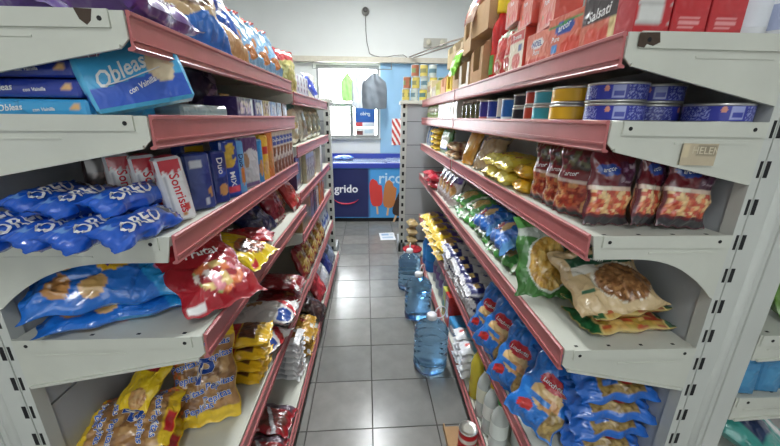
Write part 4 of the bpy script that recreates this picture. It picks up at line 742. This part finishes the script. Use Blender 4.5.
pair('kcan', .040, .042, 1.205, (36, 36, 44), (206, 206, 206), 'small black tin beyond the orange red pair')
pair('bcan', .042, .076, 1.305, (40, 110, 190), (226, 236, 240), 'tall bright blue tin on the second shelf', n=1)
pair('wcan', .030, .082, 1.390, (214, 214, 210), (60, 90, 160), 'narrow white tin between two tall blue tins', n=1)
pair('b2can', .040, .078, 1.475, (38, 66, 160), (200, 206, 230), 'tall royal blue tin next to the narrow white tin', n=1)
pair('b3can', .044, .080, 1.575, (60, 60, 150), (206, 120, 120), 'violet blue tin with a pale band', n=1)
def jar():
    e = empty('glass_jar'); g = Geo(); g.lathe([(.034, 0), (.038, .004), (.038, .07), (.030, .08)], 22, (96, 90, 60), fn=lambda T, Z: np.where((Z > .02)[:, None]*(Z < .055)[:, None], (150, 60, 44), (86, 90, 56))); kid(e, g.build('body', mat('filled_glass', rough=.08, coat=1), e))
    g = Geo(); g.lathe([(.032, .08), (.033, .082), (.033, .094), (.028, .096)], 22, (206, 196, 180)); kid(e, g.build('lid', PLAST, e)); return e
for k in range(4): item('jar', jar, 'glass_jar', 'dark filled glass jar, %s after the tall tins' % NTH[k], 'jar', .52, 1.68+.085*k, 1.372, rz=40*k, group='dark glass jars')
for k in range(7):
    carton('tins%d' % (k % 3), .07, .07, .10, [('fill', 0, ((206, 200, 190), (176, 150, 90), (196, 206, 196))[k % 3]), ('rect', (-.7, -.6, .7, .2), ((120, 90, 80), (90, 70, 50), (110, 140, 110))[k % 3])], 'small_carton', '%s carton, %s beyond the unit joint on the second shelf' % (('whitish', 'tan', 'pale green')[k % 3], NTH[k]), 'carton', .51, 2.07+.085*k, 1.372, -88, 'small cartons beyond the unit joint')
for k in range(4):
    simple('lgrn', .12, .12, .05, [('fill', 0, (150, 190, 70)), ('rect', (-1, -.3, 1, .2), (226, 226, 190))], 'snack_bag', 'light green sachet, %s from the far end of the second shelf' % NTH[3-k], 'snack', .50, 2.72+.13*k, 1.372, rx=80, rz=-86, s=72, grp='light green sachets')
# --- third shelf: pouches facing the camera and along the aisle
def sach(w=.115, h=.165):
    L = [('fill', 0, (96, 26, 40)), ('lumps', (-.9, -.72, .9, -.02, .011, 1.), [(226, 130, 84), (206, 90, 60), (236, 190, 130), (196, 70, 50), (240, 206, 150)]), ('rect', (-1, -.02, 1, .12), (226, 200, 180)), ('above', (.12, .05, 3, 0), (110, 24, 36)), ('rect', (.1, .1, 1, .8), (84, 34, 60)),
         ('lumps', (.25, .2, .95, .75, .010, 1.), [(190, 170, 180), (96, 50, 80), (84, 30, 60), (150, 110, 140)]), ('rect', (-1, -1, 1, -.78), (52, 50, 56)), ('ell', (-.35, .55, .5, .16), (40, 74, 160)), ('rect', (-.75, -.02, -.1, .1), (236, 226, 206)), ('rect', (-1, .88, 1, 1), (110, 30, 44))]
    return bag(w, h, .034, L, [('arcor', -.35, .55, .011, 6, W_, .2)], seed=73, res=.0032, wr=.8, pow_u=3)
for k, (x, y, a, lab) in enumerate(((.548, .745, 4, 'leftmost of those facing the camera'), (.634, .735, 20, 'second from the left facing the camera'), (.706, .715, 2, 'widest, third from the left facing the camera'), (.742, .775, 10, 'rightmost facing the camera'))):
    item('sach', sach, 'soup_pouch', 'dark red ready-meal pouch, '+lab, 'food pouch', x-.01, y, 1.14, rx=84, rz=a, ry=(0, 4, 0, 10)[k], roll=(-3, -9, -6, -12)[k], sc=((1, 1, 1), (.85, 1, 1), (1.05, .98, 1), (.8, .92, 1))[k], group='dark red ready-meal pouches')
def sach2():
    L = [('fill', 0, (130, 40, 44)), ('lumps', (-.9, -.85, .9, -.1, .010, 1.), [(214, 110, 70), (190, 70, 50), (230, 170, 110), (150, 50, 44)]), ('rect', (-1, -.1, 1, .0), (226, 206, 190)), ('lumps', (-.8, .3, .8, .8, .012, 1.), [(70, 60, 50), (110, 110, 70), (120, 40, 44)]), ('rect', (-1, -1, 1, -.88), (44, 44, 46)), ('rect', (.8, -1, 1, 1), (60, 130, 110))]
    return bag(.105, .185, .036, L, [('arcor', -.1, .15, .012, 6, W_, .2)], seed=74, res=.0042, wr=.9, pow_u=3)
for k, (x, y) in enumerate(((.508, .825), (.512, .90), (.513, .985))):
    item('sach2', sach2, 'soup_pouch', 'red dinner pouch turned to the aisle, %s from the shelf corner' % NTH[k], 'food pouch', x, y, 1.14, rx=88, rz=-62-4*k, group='dinner pouches turned to the aisle')
simple('gfoil', .10, .19, .04, [('fill', 0, (150, 30, 40)), ('rect', (-.2, -.7, .6, .4), (90, 160, 120))], 'soup_pouch', 'narrow red and green pouch wedged between the corner pouches', 'food pouch', .565, .80, 1.14, rx=86, rz=-78, s=75)
def flour(): return bag(.10, .155, .055, [('fill', 0, (236, 184, 40)), ('rect', (-.7, -.3, .7, .4), (240, 200, 80)), ('rect', (-1, .8, 1, 1), (206, 150, 40))], seed=76, wr=.9)
for k, (x, y, z, a, lab) in enumerate(((.56, 1.115, 1.14, 78, 'lower one nearest the dinner pouches'), (.56, 1.115, 1.190, 84, 'upper one nearest the dinner pouches'))):
    item('flour', flour, 'flour_bag', 'orange yellow paper bag, '+lab, 'flour', x-.01, y, z, rz=a, group='orange yellow bags')
def ypas(): return bag(.13, .21, .06, [('fill', 0, (232, 206, 70)), ('ell', (0, 0, .6, .4), (226, 190, 90)), ('rect', (-1, .7, 1, 1), (240, 226, 120)), ('ell', (-.2, .3, .3, .15), (190, 60, 40))], seed=77, wr=1.2)
for k in range(4):
    item('ypas', ypas, 'pasta_bag', 'lemon yellow pasta bag, %s of its pair' % ('near lower', 'near upper', 'far lower', 'far upper')[k], 'pasta', .565, 1.26+.0+.15*(k//2), 1.14+.052*(k % 2), rz=86+5*k, group='lemon yellow pasta bags')
def tanb(): return bag(.17, .22, .07, [('fill', 0, (196, 172, 134)), ('ell', (0, -.1, .6, .5), (180, 150, 106)), ('rect', (-1, .7, 1, 1), (214, 206, 190)), ('diag', (.3, .1, .1), (120, 110, 110))], seed=78, wr=1.4)
item('tanb', tanb, 'grain_bag', 'tan clear bag leaning behind the lemon yellow bags', 'grain', .56, 1.60, 1.14, rx=60, rz=-70)
simple('orb', .12, .21, .05, [('fill', 0, (222, 160, 50)), ('rect', (-.6, -.4, .6, .5), (236, 190, 90))], 'flour_bag', 'orange bag standing just before the unit joint', 'flour', .53, 1.83, 1.14, rx=70, rz=-76, s=79)
for k in range(4):
    simple('tank', .12, .16, .055, [('fill', 0, (196, 160, 116)), ('rect', (-1, -.2, 1, .25), (214, 196, 180)), ('rect', (-1, .3, 1, .5), (150, 84, 70))], 'grain_bag', 'brown grain bag, %s in the stack at the unit joint' % NTH[k], 'grain', .545, 2.06+.14*(k//2), 1.14+.048*(k % 2), rx=0, rz=88, s=80, grp='brown grain bags')
for k in range(3):
    simple('gsoup', .11, .17, .04, [('fill', 0, (70, 130, 70)), ('rect', (-.7, -.2, .7, .4), (226, 230, 210)), ('ell', (0, -.6, .6, .2), (50, 70, 160))], 'snack_bag', 'green and white packet, %s after the brown grain bags' % NTH[k], 'snack', .51, 2.34+.075*k, 1.14, rx=80, rz=-84, s=81, grp='green and white packets')
for k in range(8):
    simple('ynood', .11, .15, .045, [('fill', 0, (236, 200, 50)), ('rect', (-.7, -.3, .7, .3), (226, 180, 40))], 'noodle_pack', 'yellow noodle packet, %s column, %s layer' % (('nearer', 'farther')[k//4], ('bottom', 'second', 'third', 'top')[k % 4]), 'noodles', .53, 2.62+.15*(k//4), 1.14+.040*(k % 4), rx=0, rz=88+3*(k % 2), s=82, grp='yellow noodle packets')
for k in range(3):
    simple('bnood', .11, .17, .045, [('fill', 0, (60, 120, 196)), ('rect', (-.3, -1, .3, 1), (214, 226, 236))], 'noodle_pack', 'blue and white packet, %s from the far end of the third shelf' % NTH[2-k], 'noodles', .51, 2.93+.12*k, 1.14, rx=80, rz=-84, s=83, grp='blue and white packets')
# --- fourth shelf: pasta bags
def penne():
    L = [('fill', 0, (70, 130, 60)), ('lumps', (.05, -.12, .78, .62, .0085, .55), [(224, 178, 84), (206, 156, 62), (234, 196, 110), (190, 140, 56)]), ('above', (.50, .06, 3, 0), (206, 214, 206)), ('above', (.72, .05, 3, 1), (84, 150, 70)), ('diag', (.10, -.5, .06), (214, 220, 210))]
    L = [('fill', 0, (66, 124, 56)), ('above', (.52, .06, 3, 0), (190, 200, 190)), ('above', (.74, .05, 3, 1), (84, 150, 70)), ('ell', (.08, -.18, .80, .72), (214, 220, 210)), ('lell', (.08, -.18, .74, .67, .0085, .5), L[1][2])]; return bag(.17, .245, .065, L, [('Rigati', .1, .62, .014, 0, (60, 120, 60), .2)], seed=84, res=.0035, wr=1.1, relief=1.0)
item('penne', penne, 'pasta_bag', 'green edged clear bag of short pasta tubes standing at the price rail', 'pasta', .520, .955, .855, rx=62, rz=-10, ry=8)
def gren(): return bag(.20, .24, .07, [('fill', 0, (50, 120, 50)), ('lumps', (.2, -.1, .7, .5, .010, .6), [(170, 130, 60), (150, 110, 50), (190, 150, 80)]), ('rect', (-1, .7, 1, 1), (60, 140, 60))], seed=85, wr=1.2)
item('gren', gren, 'pasta_bag', 'dark green pasta bag lying under the bracket behind the clear tube pasta bag', 'pasta', .66, .97, .855, rz=60, group='dark green pasta bags')
item('gren', None, 'pasta_bag', 'dark green pasta bag on top of the one behind the tube pasta', 'pasta', .655, 1.00, .915, rz=70, rx=6, group='dark green pasta bags')
def integ():
    L = [('fill', 0, (206, 180, 136)), ('rect', (-.75, .22, .85, .62), (34, 84, 60)), ('ell', (.26, -.30, .72, .56), (214, 206, 186)), ('lell', (.29, -.32, .68, .52, .0095, .8), [(146, 98, 56), (124, 80, 44), (168, 116, 70), (186, 136, 86)]), ('rect', (-.75, .02, -.15, .26), (216, 212, 200)), ('rect', (-.8, -.55, -.5, -.42), (60, 110, 80))]
    return bag(.25, .25, .075, L, [('integral', .05, .42, .017, 0, (220, 226, 214))], seed=86, res=.0042, wr=1.2, relief=1.2)
item('integ', integ, 'pasta_bag', 'beige wholemeal spiral pasta bag with a green band lying in front', 'pasta', .618, .815, .900, rx=26, rz=-14, ry=-4, roll=14, sc=.87)
def multi():
    L = [('fill', 0, (214, 190, 120)), ('lumps', (-.95, -.72, .95, .72, .011, .5), [(206, 160, 80), (190, 84, 50), (180, 150, 60), (222, 186, 110), (160, 60, 44)]), ('rect', (-1, .78, 1, 1), (30, 96, 54)), ('rect', (-1, -1, 1, -.78), (30, 96, 54))]
    return bag(.13, .245, .038, L, [], seed=87, res=.005, wr=1.1)
for k in range(2):
    item('multi', multi, 'pasta_bag', 'tricolour pasta bag with green ends, %s of the two' % ('lower', 'upper')[k], 'pasta', .655-.004*k, .775+.012*k, .855+k*.040, rz=96+6*k, group='tricolour pasta bags with green ends')
simple('redpas', .15, .26, .05, [('fill', 0, (150, 60, 40)), ('rect', (-1, .7, 1, 1), (30, 80, 50)), ('lumps', (-.8, -.8, .8, .6, .012, .6), [(170, 110, 60), (140, 50, 40)])], 'pasta_bag', 'reddish pasta bag at the back above the tricolour ones', 'pasta', .66, 1.14, .855, rx=8, rz=100, s=88)
def bcook(): return bag(.15, .22, .07, [('fill', 0, (30, 110, 200)), ('ell', (.1, .0, .5, .3), (206, 170, 110)), ('ell', (.1, .0, .4, .22), (226, 190, 130)), ('ell', (-.2, .45, .32, .17), RED), ('rect', (-1, -1, 1, -.8), (90, 160, 220))], [('fideos', -.2, .45, .014, 0, W_, .2)], seed=89, wr=1.3)
item('bcook', bcook, 'pasta_bag', 'bright blue pasta bag lying at the rail, nearer of two', 'pasta', .525, 1.22, .90, rz=-6, ry=-34, group='bright blue pasta bags on the fourth shelf')
item('bcook', None, 'pasta_bag', 'bright blue pasta bag lying behind the nearer one', 'pasta', .530, 1.44, .90, rz=4, ry=-30, group='bright blue pasta bags on the fourth shelf')
def g2(): return bag(.15, .23, .05, [('fill', 0, (76, 160, 70)), ('lumps', (-.6, -.5, .6, .2, .011, .6), [(222, 186, 106), (206, 166, 84), (232, 200, 130)]), ('rect', (-1, .5, 1, .8), (220, 230, 214)), ('rect', (-1, -1, 1, -.85), (206, 220, 200))], seed=90, wr=1.2)
for k, (x, y, z, a, lab) in enumerate(((.540, 1.19, .855, 4, 'lying under the nearer bright blue bag'), (.545, 1.43, .855, -5, 'lying under the farther bright blue bag') , (.54, 1.66, .855, 6, 'first behind the blue bags, lower'), (.55, 1.66, .91, -4, 'first behind the blue bags, upper'), (.54, 1.88, .855, -8, 'second pile behind the blue bags, lower'), (.545, 1.87, .91, 5, 'second pile behind the blue bags, upper'), (.66, 1.30, .855, 0, 'deeper row nearest the camera'), (.67, 1.58, .855, 3, 'deeper row further along'))):
    item('g2', g2, 'pasta_bag', 'green and tan pasta bag, '+lab, 'pasta', x, y, z, rz=a, ry=-22, group='green and tan pasta bags')
for k in range(4):
    simple('pnood', .14, .21, .06, [('fill', 0, (214, 206, 206)), ('rect', (-1, .3, 1, .75), (70, 50, 130)), ('ell', (.1, -.2, .6, .35), (196, 150, 90)), ('ell', (-.3, .1, .3, .12), (200, 50, 60)), ('rect', (-1, .85, 1, 1), (230, 226, 230))], 'snack_bag', 'white and violet noodle bag, %s standing past the unit joint' % NTH[k], 'noodles', .51, 2.06+.11*k, .855, rx=72, rz=-76, s=91, grp='white and violet noodle bags')
for k in range(4):
    simple('redbg', .14, .18, .06, [('fill', 0, (190, 40, 60)), ('rect', (-.6, -.3, .6, .3), (226, 190, 196))], 'snack_bag', 'raspberry red bag, %s near the far end of the fourth shelf' % ('lower near', 'upper near', 'lower far', 'upper far')[k], 'snack', .50, 2.56+.2*(k//2), .855+.052*(k % 2), rx=8, rz=80+8*k, s=92, grp='raspberry red bags')
item('redtray', lambda: pack(.16, .14, .05, [('fill', 0, (170, 34, 60)), ('rect', (-.8, -.3, .8, .2), (206, 90, 110))], ch=.003), 'red_carton', 'flat red carton at the far end of the fourth shelf', 'carton', .53, 3.05, .855, rz=-90)
# --- fifth shelf: blue pasta bags, sugar packs
def luc(): 
    L = [('fill', 0, (36, 124, 214)), ('ell', (.05, -.05, .62, .36), (226, 190, 130)), ('ell', (.3, -.2, .36, .2), (206, 150, 90)), ('ell', (0, .34, .58, .21), (196, 34, 44)), ('rect', (-.5, .22, .5, .48), (196, 34, 44)), ('lumps', (.42, -.95, .92, -.25, .012, .7), [(176, 150, 80), (150, 120, 60), (196, 166, 100)]), ('ell', (-.45, -.55, .28, .16), (206, 50, 46)), ('rect', (-.8, -.26, .3, -.12), (60, 140, 220)), ('rect', (-1, .93, 1, 1), (90, 170, 230))]
    return bag(.165, .235, .07, L, [('Lucchetti', 0, .33, .0145, 4, W_, .15), ('fideos', -.25, -.2, .011, 4, (60, 130, 220), .2)], seed=93, res=.0042, wr=1.3)
for k, (x, y, z, rx, a, lab) in enumerate(((.535, .83, .445, 58, -38, 'leaning at the rail, nearest the camera'), (.515, 1.00, .445, 62, -52, 'leaning at the rail, second from the camera'), (.512, 1.16, .445, 64, -58, 'leaning at the rail, third from the camera'), (.512, 1.29, .445, 66, -62, 'leaning at the rail, fourth from the camera'), (.60, 1.13, .445, 60, -40, 'standing behind the two nearest'), (.605, 1.26, .445, 66, -50, 'standing further back behind the third'))):
    item('luc', luc, 'pasta_bag', 'bright blue pasta bag with red emblem, '+lab, 'pasta', x, y, z, rx=rx, rz=a, ry=(4, -4, 6, 0, 0, 3)[k], roll=(-20, -8, -14, -6, 8, 0)[k], group='bright blue pasta bags with red emblems')
def luc2():
    L = [('fill', 0, (24, 104, 200)), ('lumps', (-.75, -.62, .15, .62, .012, .8), [(160, 130, 64), (140, 110, 50), (180, 150, 84)]), ('ell', (-.3, -.15, .16, .16), (190, 50, 46)), ('rect', (-.45, .1, -.2, .5), (40, 110, 200))]
    return bag(.14, .245, .06, L, [], seed=94, res=.005, wr=1.4)
k = 0
for c in range(2):
    for r in range(4+0):
        item('luc2', luc2, 'pasta_bag', 'blue spaghetti bag seen end on, %s layer of the %s stack by the post' % (('bottom', 'second', 'third', 'top')[r], ('front', 'rear')[c]), 'pasta', .664+.004*(r % 2)-.01*c, .760+.155*c, .445+.064*r, rz=(86, 94, 84, 92)[r], ry=(-24, -30, -20, -26)[r], sc=(.9, .92, 1.05), group='stacked blue spaghetti bags')
def sugar(): return bag(.105, .185, .06, [('fill', 0, (226, 226, 230)), ('rect', (-1, .0, 1, .78), (36, 40, 110)), ('rect', (-.5, .25, .5, .55), (214, 180, 110)), ('ell', (0, -.4, .3, .14), (70, 80, 150))], [], seed=95, wr=1.1, pow_u=3.2)
rng = random.Random(5); pos = []
for c in range(6):
    for r in range(3):
        item('sugar', sugar, 'sugar_pack', 'white and navy sugar packet, %s layer, %s column from the blue pasta' % (('bottom', 'middle', 'top')[r], NTH[c]), 'sugar', .525+rng.uniform(-.008, .008)+.012*(2-r), 1.43+.112*c, .445+.063*r, rz=90+rng.uniform(-6, 6), ry=rng.uniform(-3, 3), group='white and navy sugar packets')
for k in range(10):
    simple('yviol', .15, .21, .07, [('fill', 0, (232, 196, 50)), ('rect', (-1, .2, 1, .7), (80, 60, 150)), ('ell', (.1, -.1, .6, .35), (150, 110, 70)), ('rect', (-1, .75, 1, 1), (226, 220, 230))], 'cookie_bag', 'yellow and violet bag, %s layer, %s place after the sugar' % (('lower', 'upper')[k % 2], NTH[k//2]), 'snack', .52, 2.18+.17*(k//2), .445+.072*(k % 2), rx=4, rz=-80+12*(k % 2), s=96, grp='yellow and violet bags')
# --- bottom shelf
def bottle(col, cap, lab, h, r, liq, m):
    def f():
        e = empty('bottle'); g = Geo(); g.lathe([(r*.8, 0), (r, .006), (r, h*.25), (r*.94, h*.28), (r, h*.31), (r, h*.62), (r*.8, h*.74), (r*.38, h*.87), (r*.36, h*.93)], 24, col); kid(e, g.build('body', m, e))
        g = Geo(); g.lathe([(r*.44, h*.925), (r*.46, h*.93), (r*.46, h*.99), (r*.40, h)], 18, cap); kid(e, g.build('cap', PLAST, e))
        if lab:
            g = Geo(); g.lathe([(r*1.012, h*.33), (r*1.012, h*.60)], 28, fn=lambda T, Z: paint(lab, ((T/PI+.5) % 2)-1, (Z-h*.465)/(h*.135), r*PI, h*.13)[0], cap=False); kid(e, g.build('label', PAPER, e))
        return e
    return f
item('oilb', bottle((226, 200, 60), (30, 110, 60), None, .28, .040, 1, OIL), 'oil_bottle', 'yellow cooking oil bottle with a green cap', 'bottle', .482, 1.28, .13)
item('oilb', None, 'oil_bottle', 'second yellow cooking oil bottle hidden behind the first', 'bottle', .58, 1.28, .13)
VIN = mat('clear_bottle', (236, 242, 238), .08, trans=.35, ior=1.2, bump=.2, bscale=30)
labv = [('fill', 0, (226, 226, 206)), ('rect', (-1, -1, 1, -.3), (70, 140, 70)), ('ell', (-.5, .2, .25, .5), (206, 60, 44)), ('ell', (.3, .2, .25, .5), (206, 60, 44))]
item('vin', bottle((0,)*3, (30, 100, 60), labv, .25, .036, 1, VIN), 'vinegar_bottle', 'clear bottle with dark green cap and printed label next to the oil', 'bottle', .478, 1.175, .13)
item('viny', bottle((0,)*3, (236, 200, 40), [('fill', 0, (236, 236, 230)), ('rect', (-1, -.4, 1, .1), (90, 160, 90))], .24, .034, 1, VIN), 'vinegar_bottle', 'clear bottle with a yellow cap', 'bottle', .478, 1.090, .13)
item('ving', bottle((0,)*3, (40, 160, 60), [('fill', 0, (230, 236, 230)), ('rect', (-1, -1, 1, -.5), (120, 120, 60))], .24, .034, 1, VIN), 'vinegar_bottle', 'clear bottle with a bright green cap nearest the camera at the rail', 'bottle', .479, 1.005, .13)
for k in range(2): item('ving', None, 'vinegar_bottle', ('clear green capped bottle behind the yellow capped one', 'clear green capped bottle deepest on the shelf')[k], 'bottle', .575+.06*k, 1.02+.08*k, .13, group='clear bottles further in')
for c in range(2):
    for r in range(4):
        simple('wblue', .10, .17, .05, [('fill', 0, (226, 230, 236)), ('rect', (-1, -.3, 1, .4), (120, 190, 220)), ('ell', (0, .6, .3, .15), (206, 70, 70))], 'salt_pack', 'white and pale blue packet, %s layer, %s column beyond the oil' % (('bottom', 'second', 'third', 'top')[r], ('near', 'far')[c]), 'salt', .51, 1.42+.115*c, .13+.045*r, rx=0, rz=92-5*(r % 2), s=97, grp='white and pale blue packets')
item('napk', lambda: pack(.15, .12, .10, [('fill', 0, (60, 150, 206)), ('ell', (0, .1, .5, .4), (226, 230, 236)), ('rect', (-1, -1, 1, -.6), (226, 230, 236))], ch=.006, bulge=.004), 'napkin_pack', 'light blue and white wrapped block beside the nearest water jug', 'household', .52, 1.73, .13, rz=-84)
item('redcar', lambda: pack(.08, .10, .21, [('fill', 0, (196, 60, 50)), ('rect', (-.7, -.4, .7, .6), (226, 220, 210))], ch=.003), 'food_carton', 'upright red and white carton on the bottom right shelf', 'carton', .50, 1.86, .13, rz=-86)
item('yelcar', lambda: pack(.07, .10, .20, [('fill', 0, (206, 206, 90)), ('rect', (-.7, -.6, .7, .2), (90, 160, 110))], ch=.003), 'food_carton', 'upright yellow green carton on the bottom right shelf', 'carton', .50, 1.955, .13, rz=-88)
for k in range(4):
    item('gmist', bottle((170, 176, 190), (206, 206, 210), [('fill', 0, (150, 120, 170)), ('rect', (-1, -.5, 1, .3), (226, 226, 230))], .24, .05, 1, PLAST), 'detergent_bottle', 'pale grey bottle, %s on the bottom of the far right unit' % NTH[k], 'bottle', .52, 2.10+.12*k, .13, group='pale grey bottles')
for k in range(2): item('bluej', bottle((50, 130, 210), (200, 40, 60), [('fill', 0, (60, 150, 220)), ('ell', (-.5, 0, .2, .5), (230, 200, 90))], .31, .065, 1, PLAST), 'detergent_bottle', 'large bright blue bottle, %s of two near the end unit' % ('nearer', 'farther')[k], 'bottle', .50, 2.66+.16*k, .13, group='large bright blue bottles')
for k in range(5): simple('beig', .10, .13, .085, [('fill', 0, (206, 180, 126)), ('lumps', (-.8, -.8, .8, .8, .03, 1), [(196, 166, 110), (214, 190, 140)])], 'grain_bag', 'small beige sack, %s layer up against the end unit' % NTH[k], 'grain', .383, 3.25, .084*k, rx=0, rz=-4+3*k, s=98, grp='beige sacks against the end unit')
# --- on the floor
def jug():
    e = empty('water_jug'); pr = [(.070, 0), (.088, .008), (.092, .03)]
    for k in range(6): z = .04+k*.034; pr += [(.092, z), (.087, z+.010), (.087, z+.016), (.092, z+.026)]
    pr += [(.092, .25), (.080, .275), (.052, .300), (.026, .312), (.022, .322)]
    g = Geo(); g.lathe(pr, 36, sq=.86); kid(e, g.build('body', BLUEP, e))
    pass
    g = Geo(); g.lathe([(.027, .318), (.028, .322), (.028, .345), (.024, .349)], 22, (226, 228, 232)); kid(e, g.build('cap', PLAST, e))
    g = Geo(); g.tube([(.020+.034*(1-math.cos(t)), 0, .345+.036*math.sin(t)) for t in np.linspace(-.5, 2*PI-.6, 18)], .0035, (226, 228, 232)); kid(e, g.build('handle', PLAST, e)); return e
for k, (x, y, a, lab) in enumerate(((.318, 1.635, 20, 'nearest the camera'), (.312, 2.16, 60, 'middle of the three'), (.292, 2.60, 80, 'furthest from the camera'))):
    item('jug', jug, 'water_jug', 'large blue water jug on the floor, '+lab, 'water jug', x, y, 0, rz=a, group='blue water jugs on the floor')
def bucket():
    e = empty('bucket'); g = Geo(); g.lathe([(.065, 0), (.085, .19)], 24, (196, 206, 214)); kid(e, g.build('body', PLAST, e)); g = Geo(); g.lathe([(.088, .19), (.09, .192), (.09, .205), (.03, .212), (.03, .225), (.02, .227)], 24, (190, 50, 60)); kid(e, g.build('lid', PLAST, e)); return e
item('bucket', bucket, 'bucket', 'small pale bucket with a red lid behind the water jugs', 'bucket', .36, 2.98, 0)
item('tin', lambda: can(.040, .115, [('fill', 0, (190, 36, 44)), ('rect', (-1, .1, 1, .5), (226, 220, 210)), ('ell', (-.4, -.4, .15, .3), (60, 110, 60))]), 'food_can', 'red and white can on a cardboard piece by the lower right rail', 'can', .395, 1.105, .012, rz=-60, m=[PLAST, TIN])
g = Geo(); g.box(-.06, .10, -.13, .12, 0, .010, (150, 110, 80)); g.box(-.06, -.054, -.13, .12, .010, .03, (150, 110, 80)); tag(g.build('cardboard_sheet', CARDB, loc=(.375, 1.10, .001)), 'brown cardboard sheet under the red and white can', 'cardboard')
g = Geo(); face(g, (0, 0, .0012), (.09, .01, 0), (-.01, .13, 0), [('fill', 0, (226, 228, 232)), ('rect', (-.7, .2, .3, .7), (150, 176, 206)), ('rect', (-.7, -.6, .7, -.1), (170, 190, 210)), ('rect', (.4, .2, .8, .7), (200, 206, 214))], (), .01); g.add([(-.09, -.13, .0006), (.09, -.13, .0006), (.09, .13, .0006)], [(2, 1, 0)], (220,)*3); tag(g.build('paper_flyer', PAPER, loc=(.16, 3.90, .001)), 'white printed flyer lying on the floor in front of the freezer', 'paper')
# --- things on the freezer
item('frb', lambda: bag(.22, .14, .08, [('fill', 0, (50, 110, 200)), ('lumps', (-.9, -.9, .9, .9, .03, 1), [(50, 110, 200), (70, 140, 220), (40, 80, 170)])], seed=99), 'ice_pop_bag', 'blue film package on the freezer lid at its left', 'package', -.42, 4.90, .802, rz=10, sc=(1.3, 1, .8))
# --- next aisle, right
def wipes():
    return pack(.060, .15, .105, [('fill', 0, (64, 132, 178)), ('rect', (.8, -1, 1, 1), (206, 220, 228)), ('rect', (-.6, -.6, .5, .5), (76, 146, 190))], [('fill', 0, (64, 132, 178)), ('ell', (0, 0, .6, .5), (150, 196, 220))], bulge=.003, ch=.007)
for k in range(4): item('wipes', wipes, 'wipes_pack', 'steel blue wrapped pack, %s from the post in the next aisle' % NTH[k], 'household', .962+.072*k, .742+.004*k, .70, rz=-12, ry=-3, group='steel blue wrapped packs')
simple('teals', .2, .26, .08, [('fill', 0, (50, 150, 140)), ('rect', (-1, .3, 1, .7), (190, 60, 70)), ('rect', (-.6, -.5, .2, .0), (30, 50, 90)), ('rect', (.3, -1, .5, 1), (226, 226, 226))], 'snack_bag', 'teal and red bag on the low shelf in the next aisle', 'household', 1.08, .76, .465, rx=20, rz=30, s=61)
simple('grns', .2, .26, .10, [('fill', 0, (96, 140, 50)), ('rect', (-1, .1, 1, .4), (226, 226, 220)), ('rect', (-.8, .5, .8, .9), (190, 50, 50))], 'snack_bag', 'green and red bag at the right edge in the next aisle', 'household', 1.12, .80, .885, rx=60, rz=14, s=62)
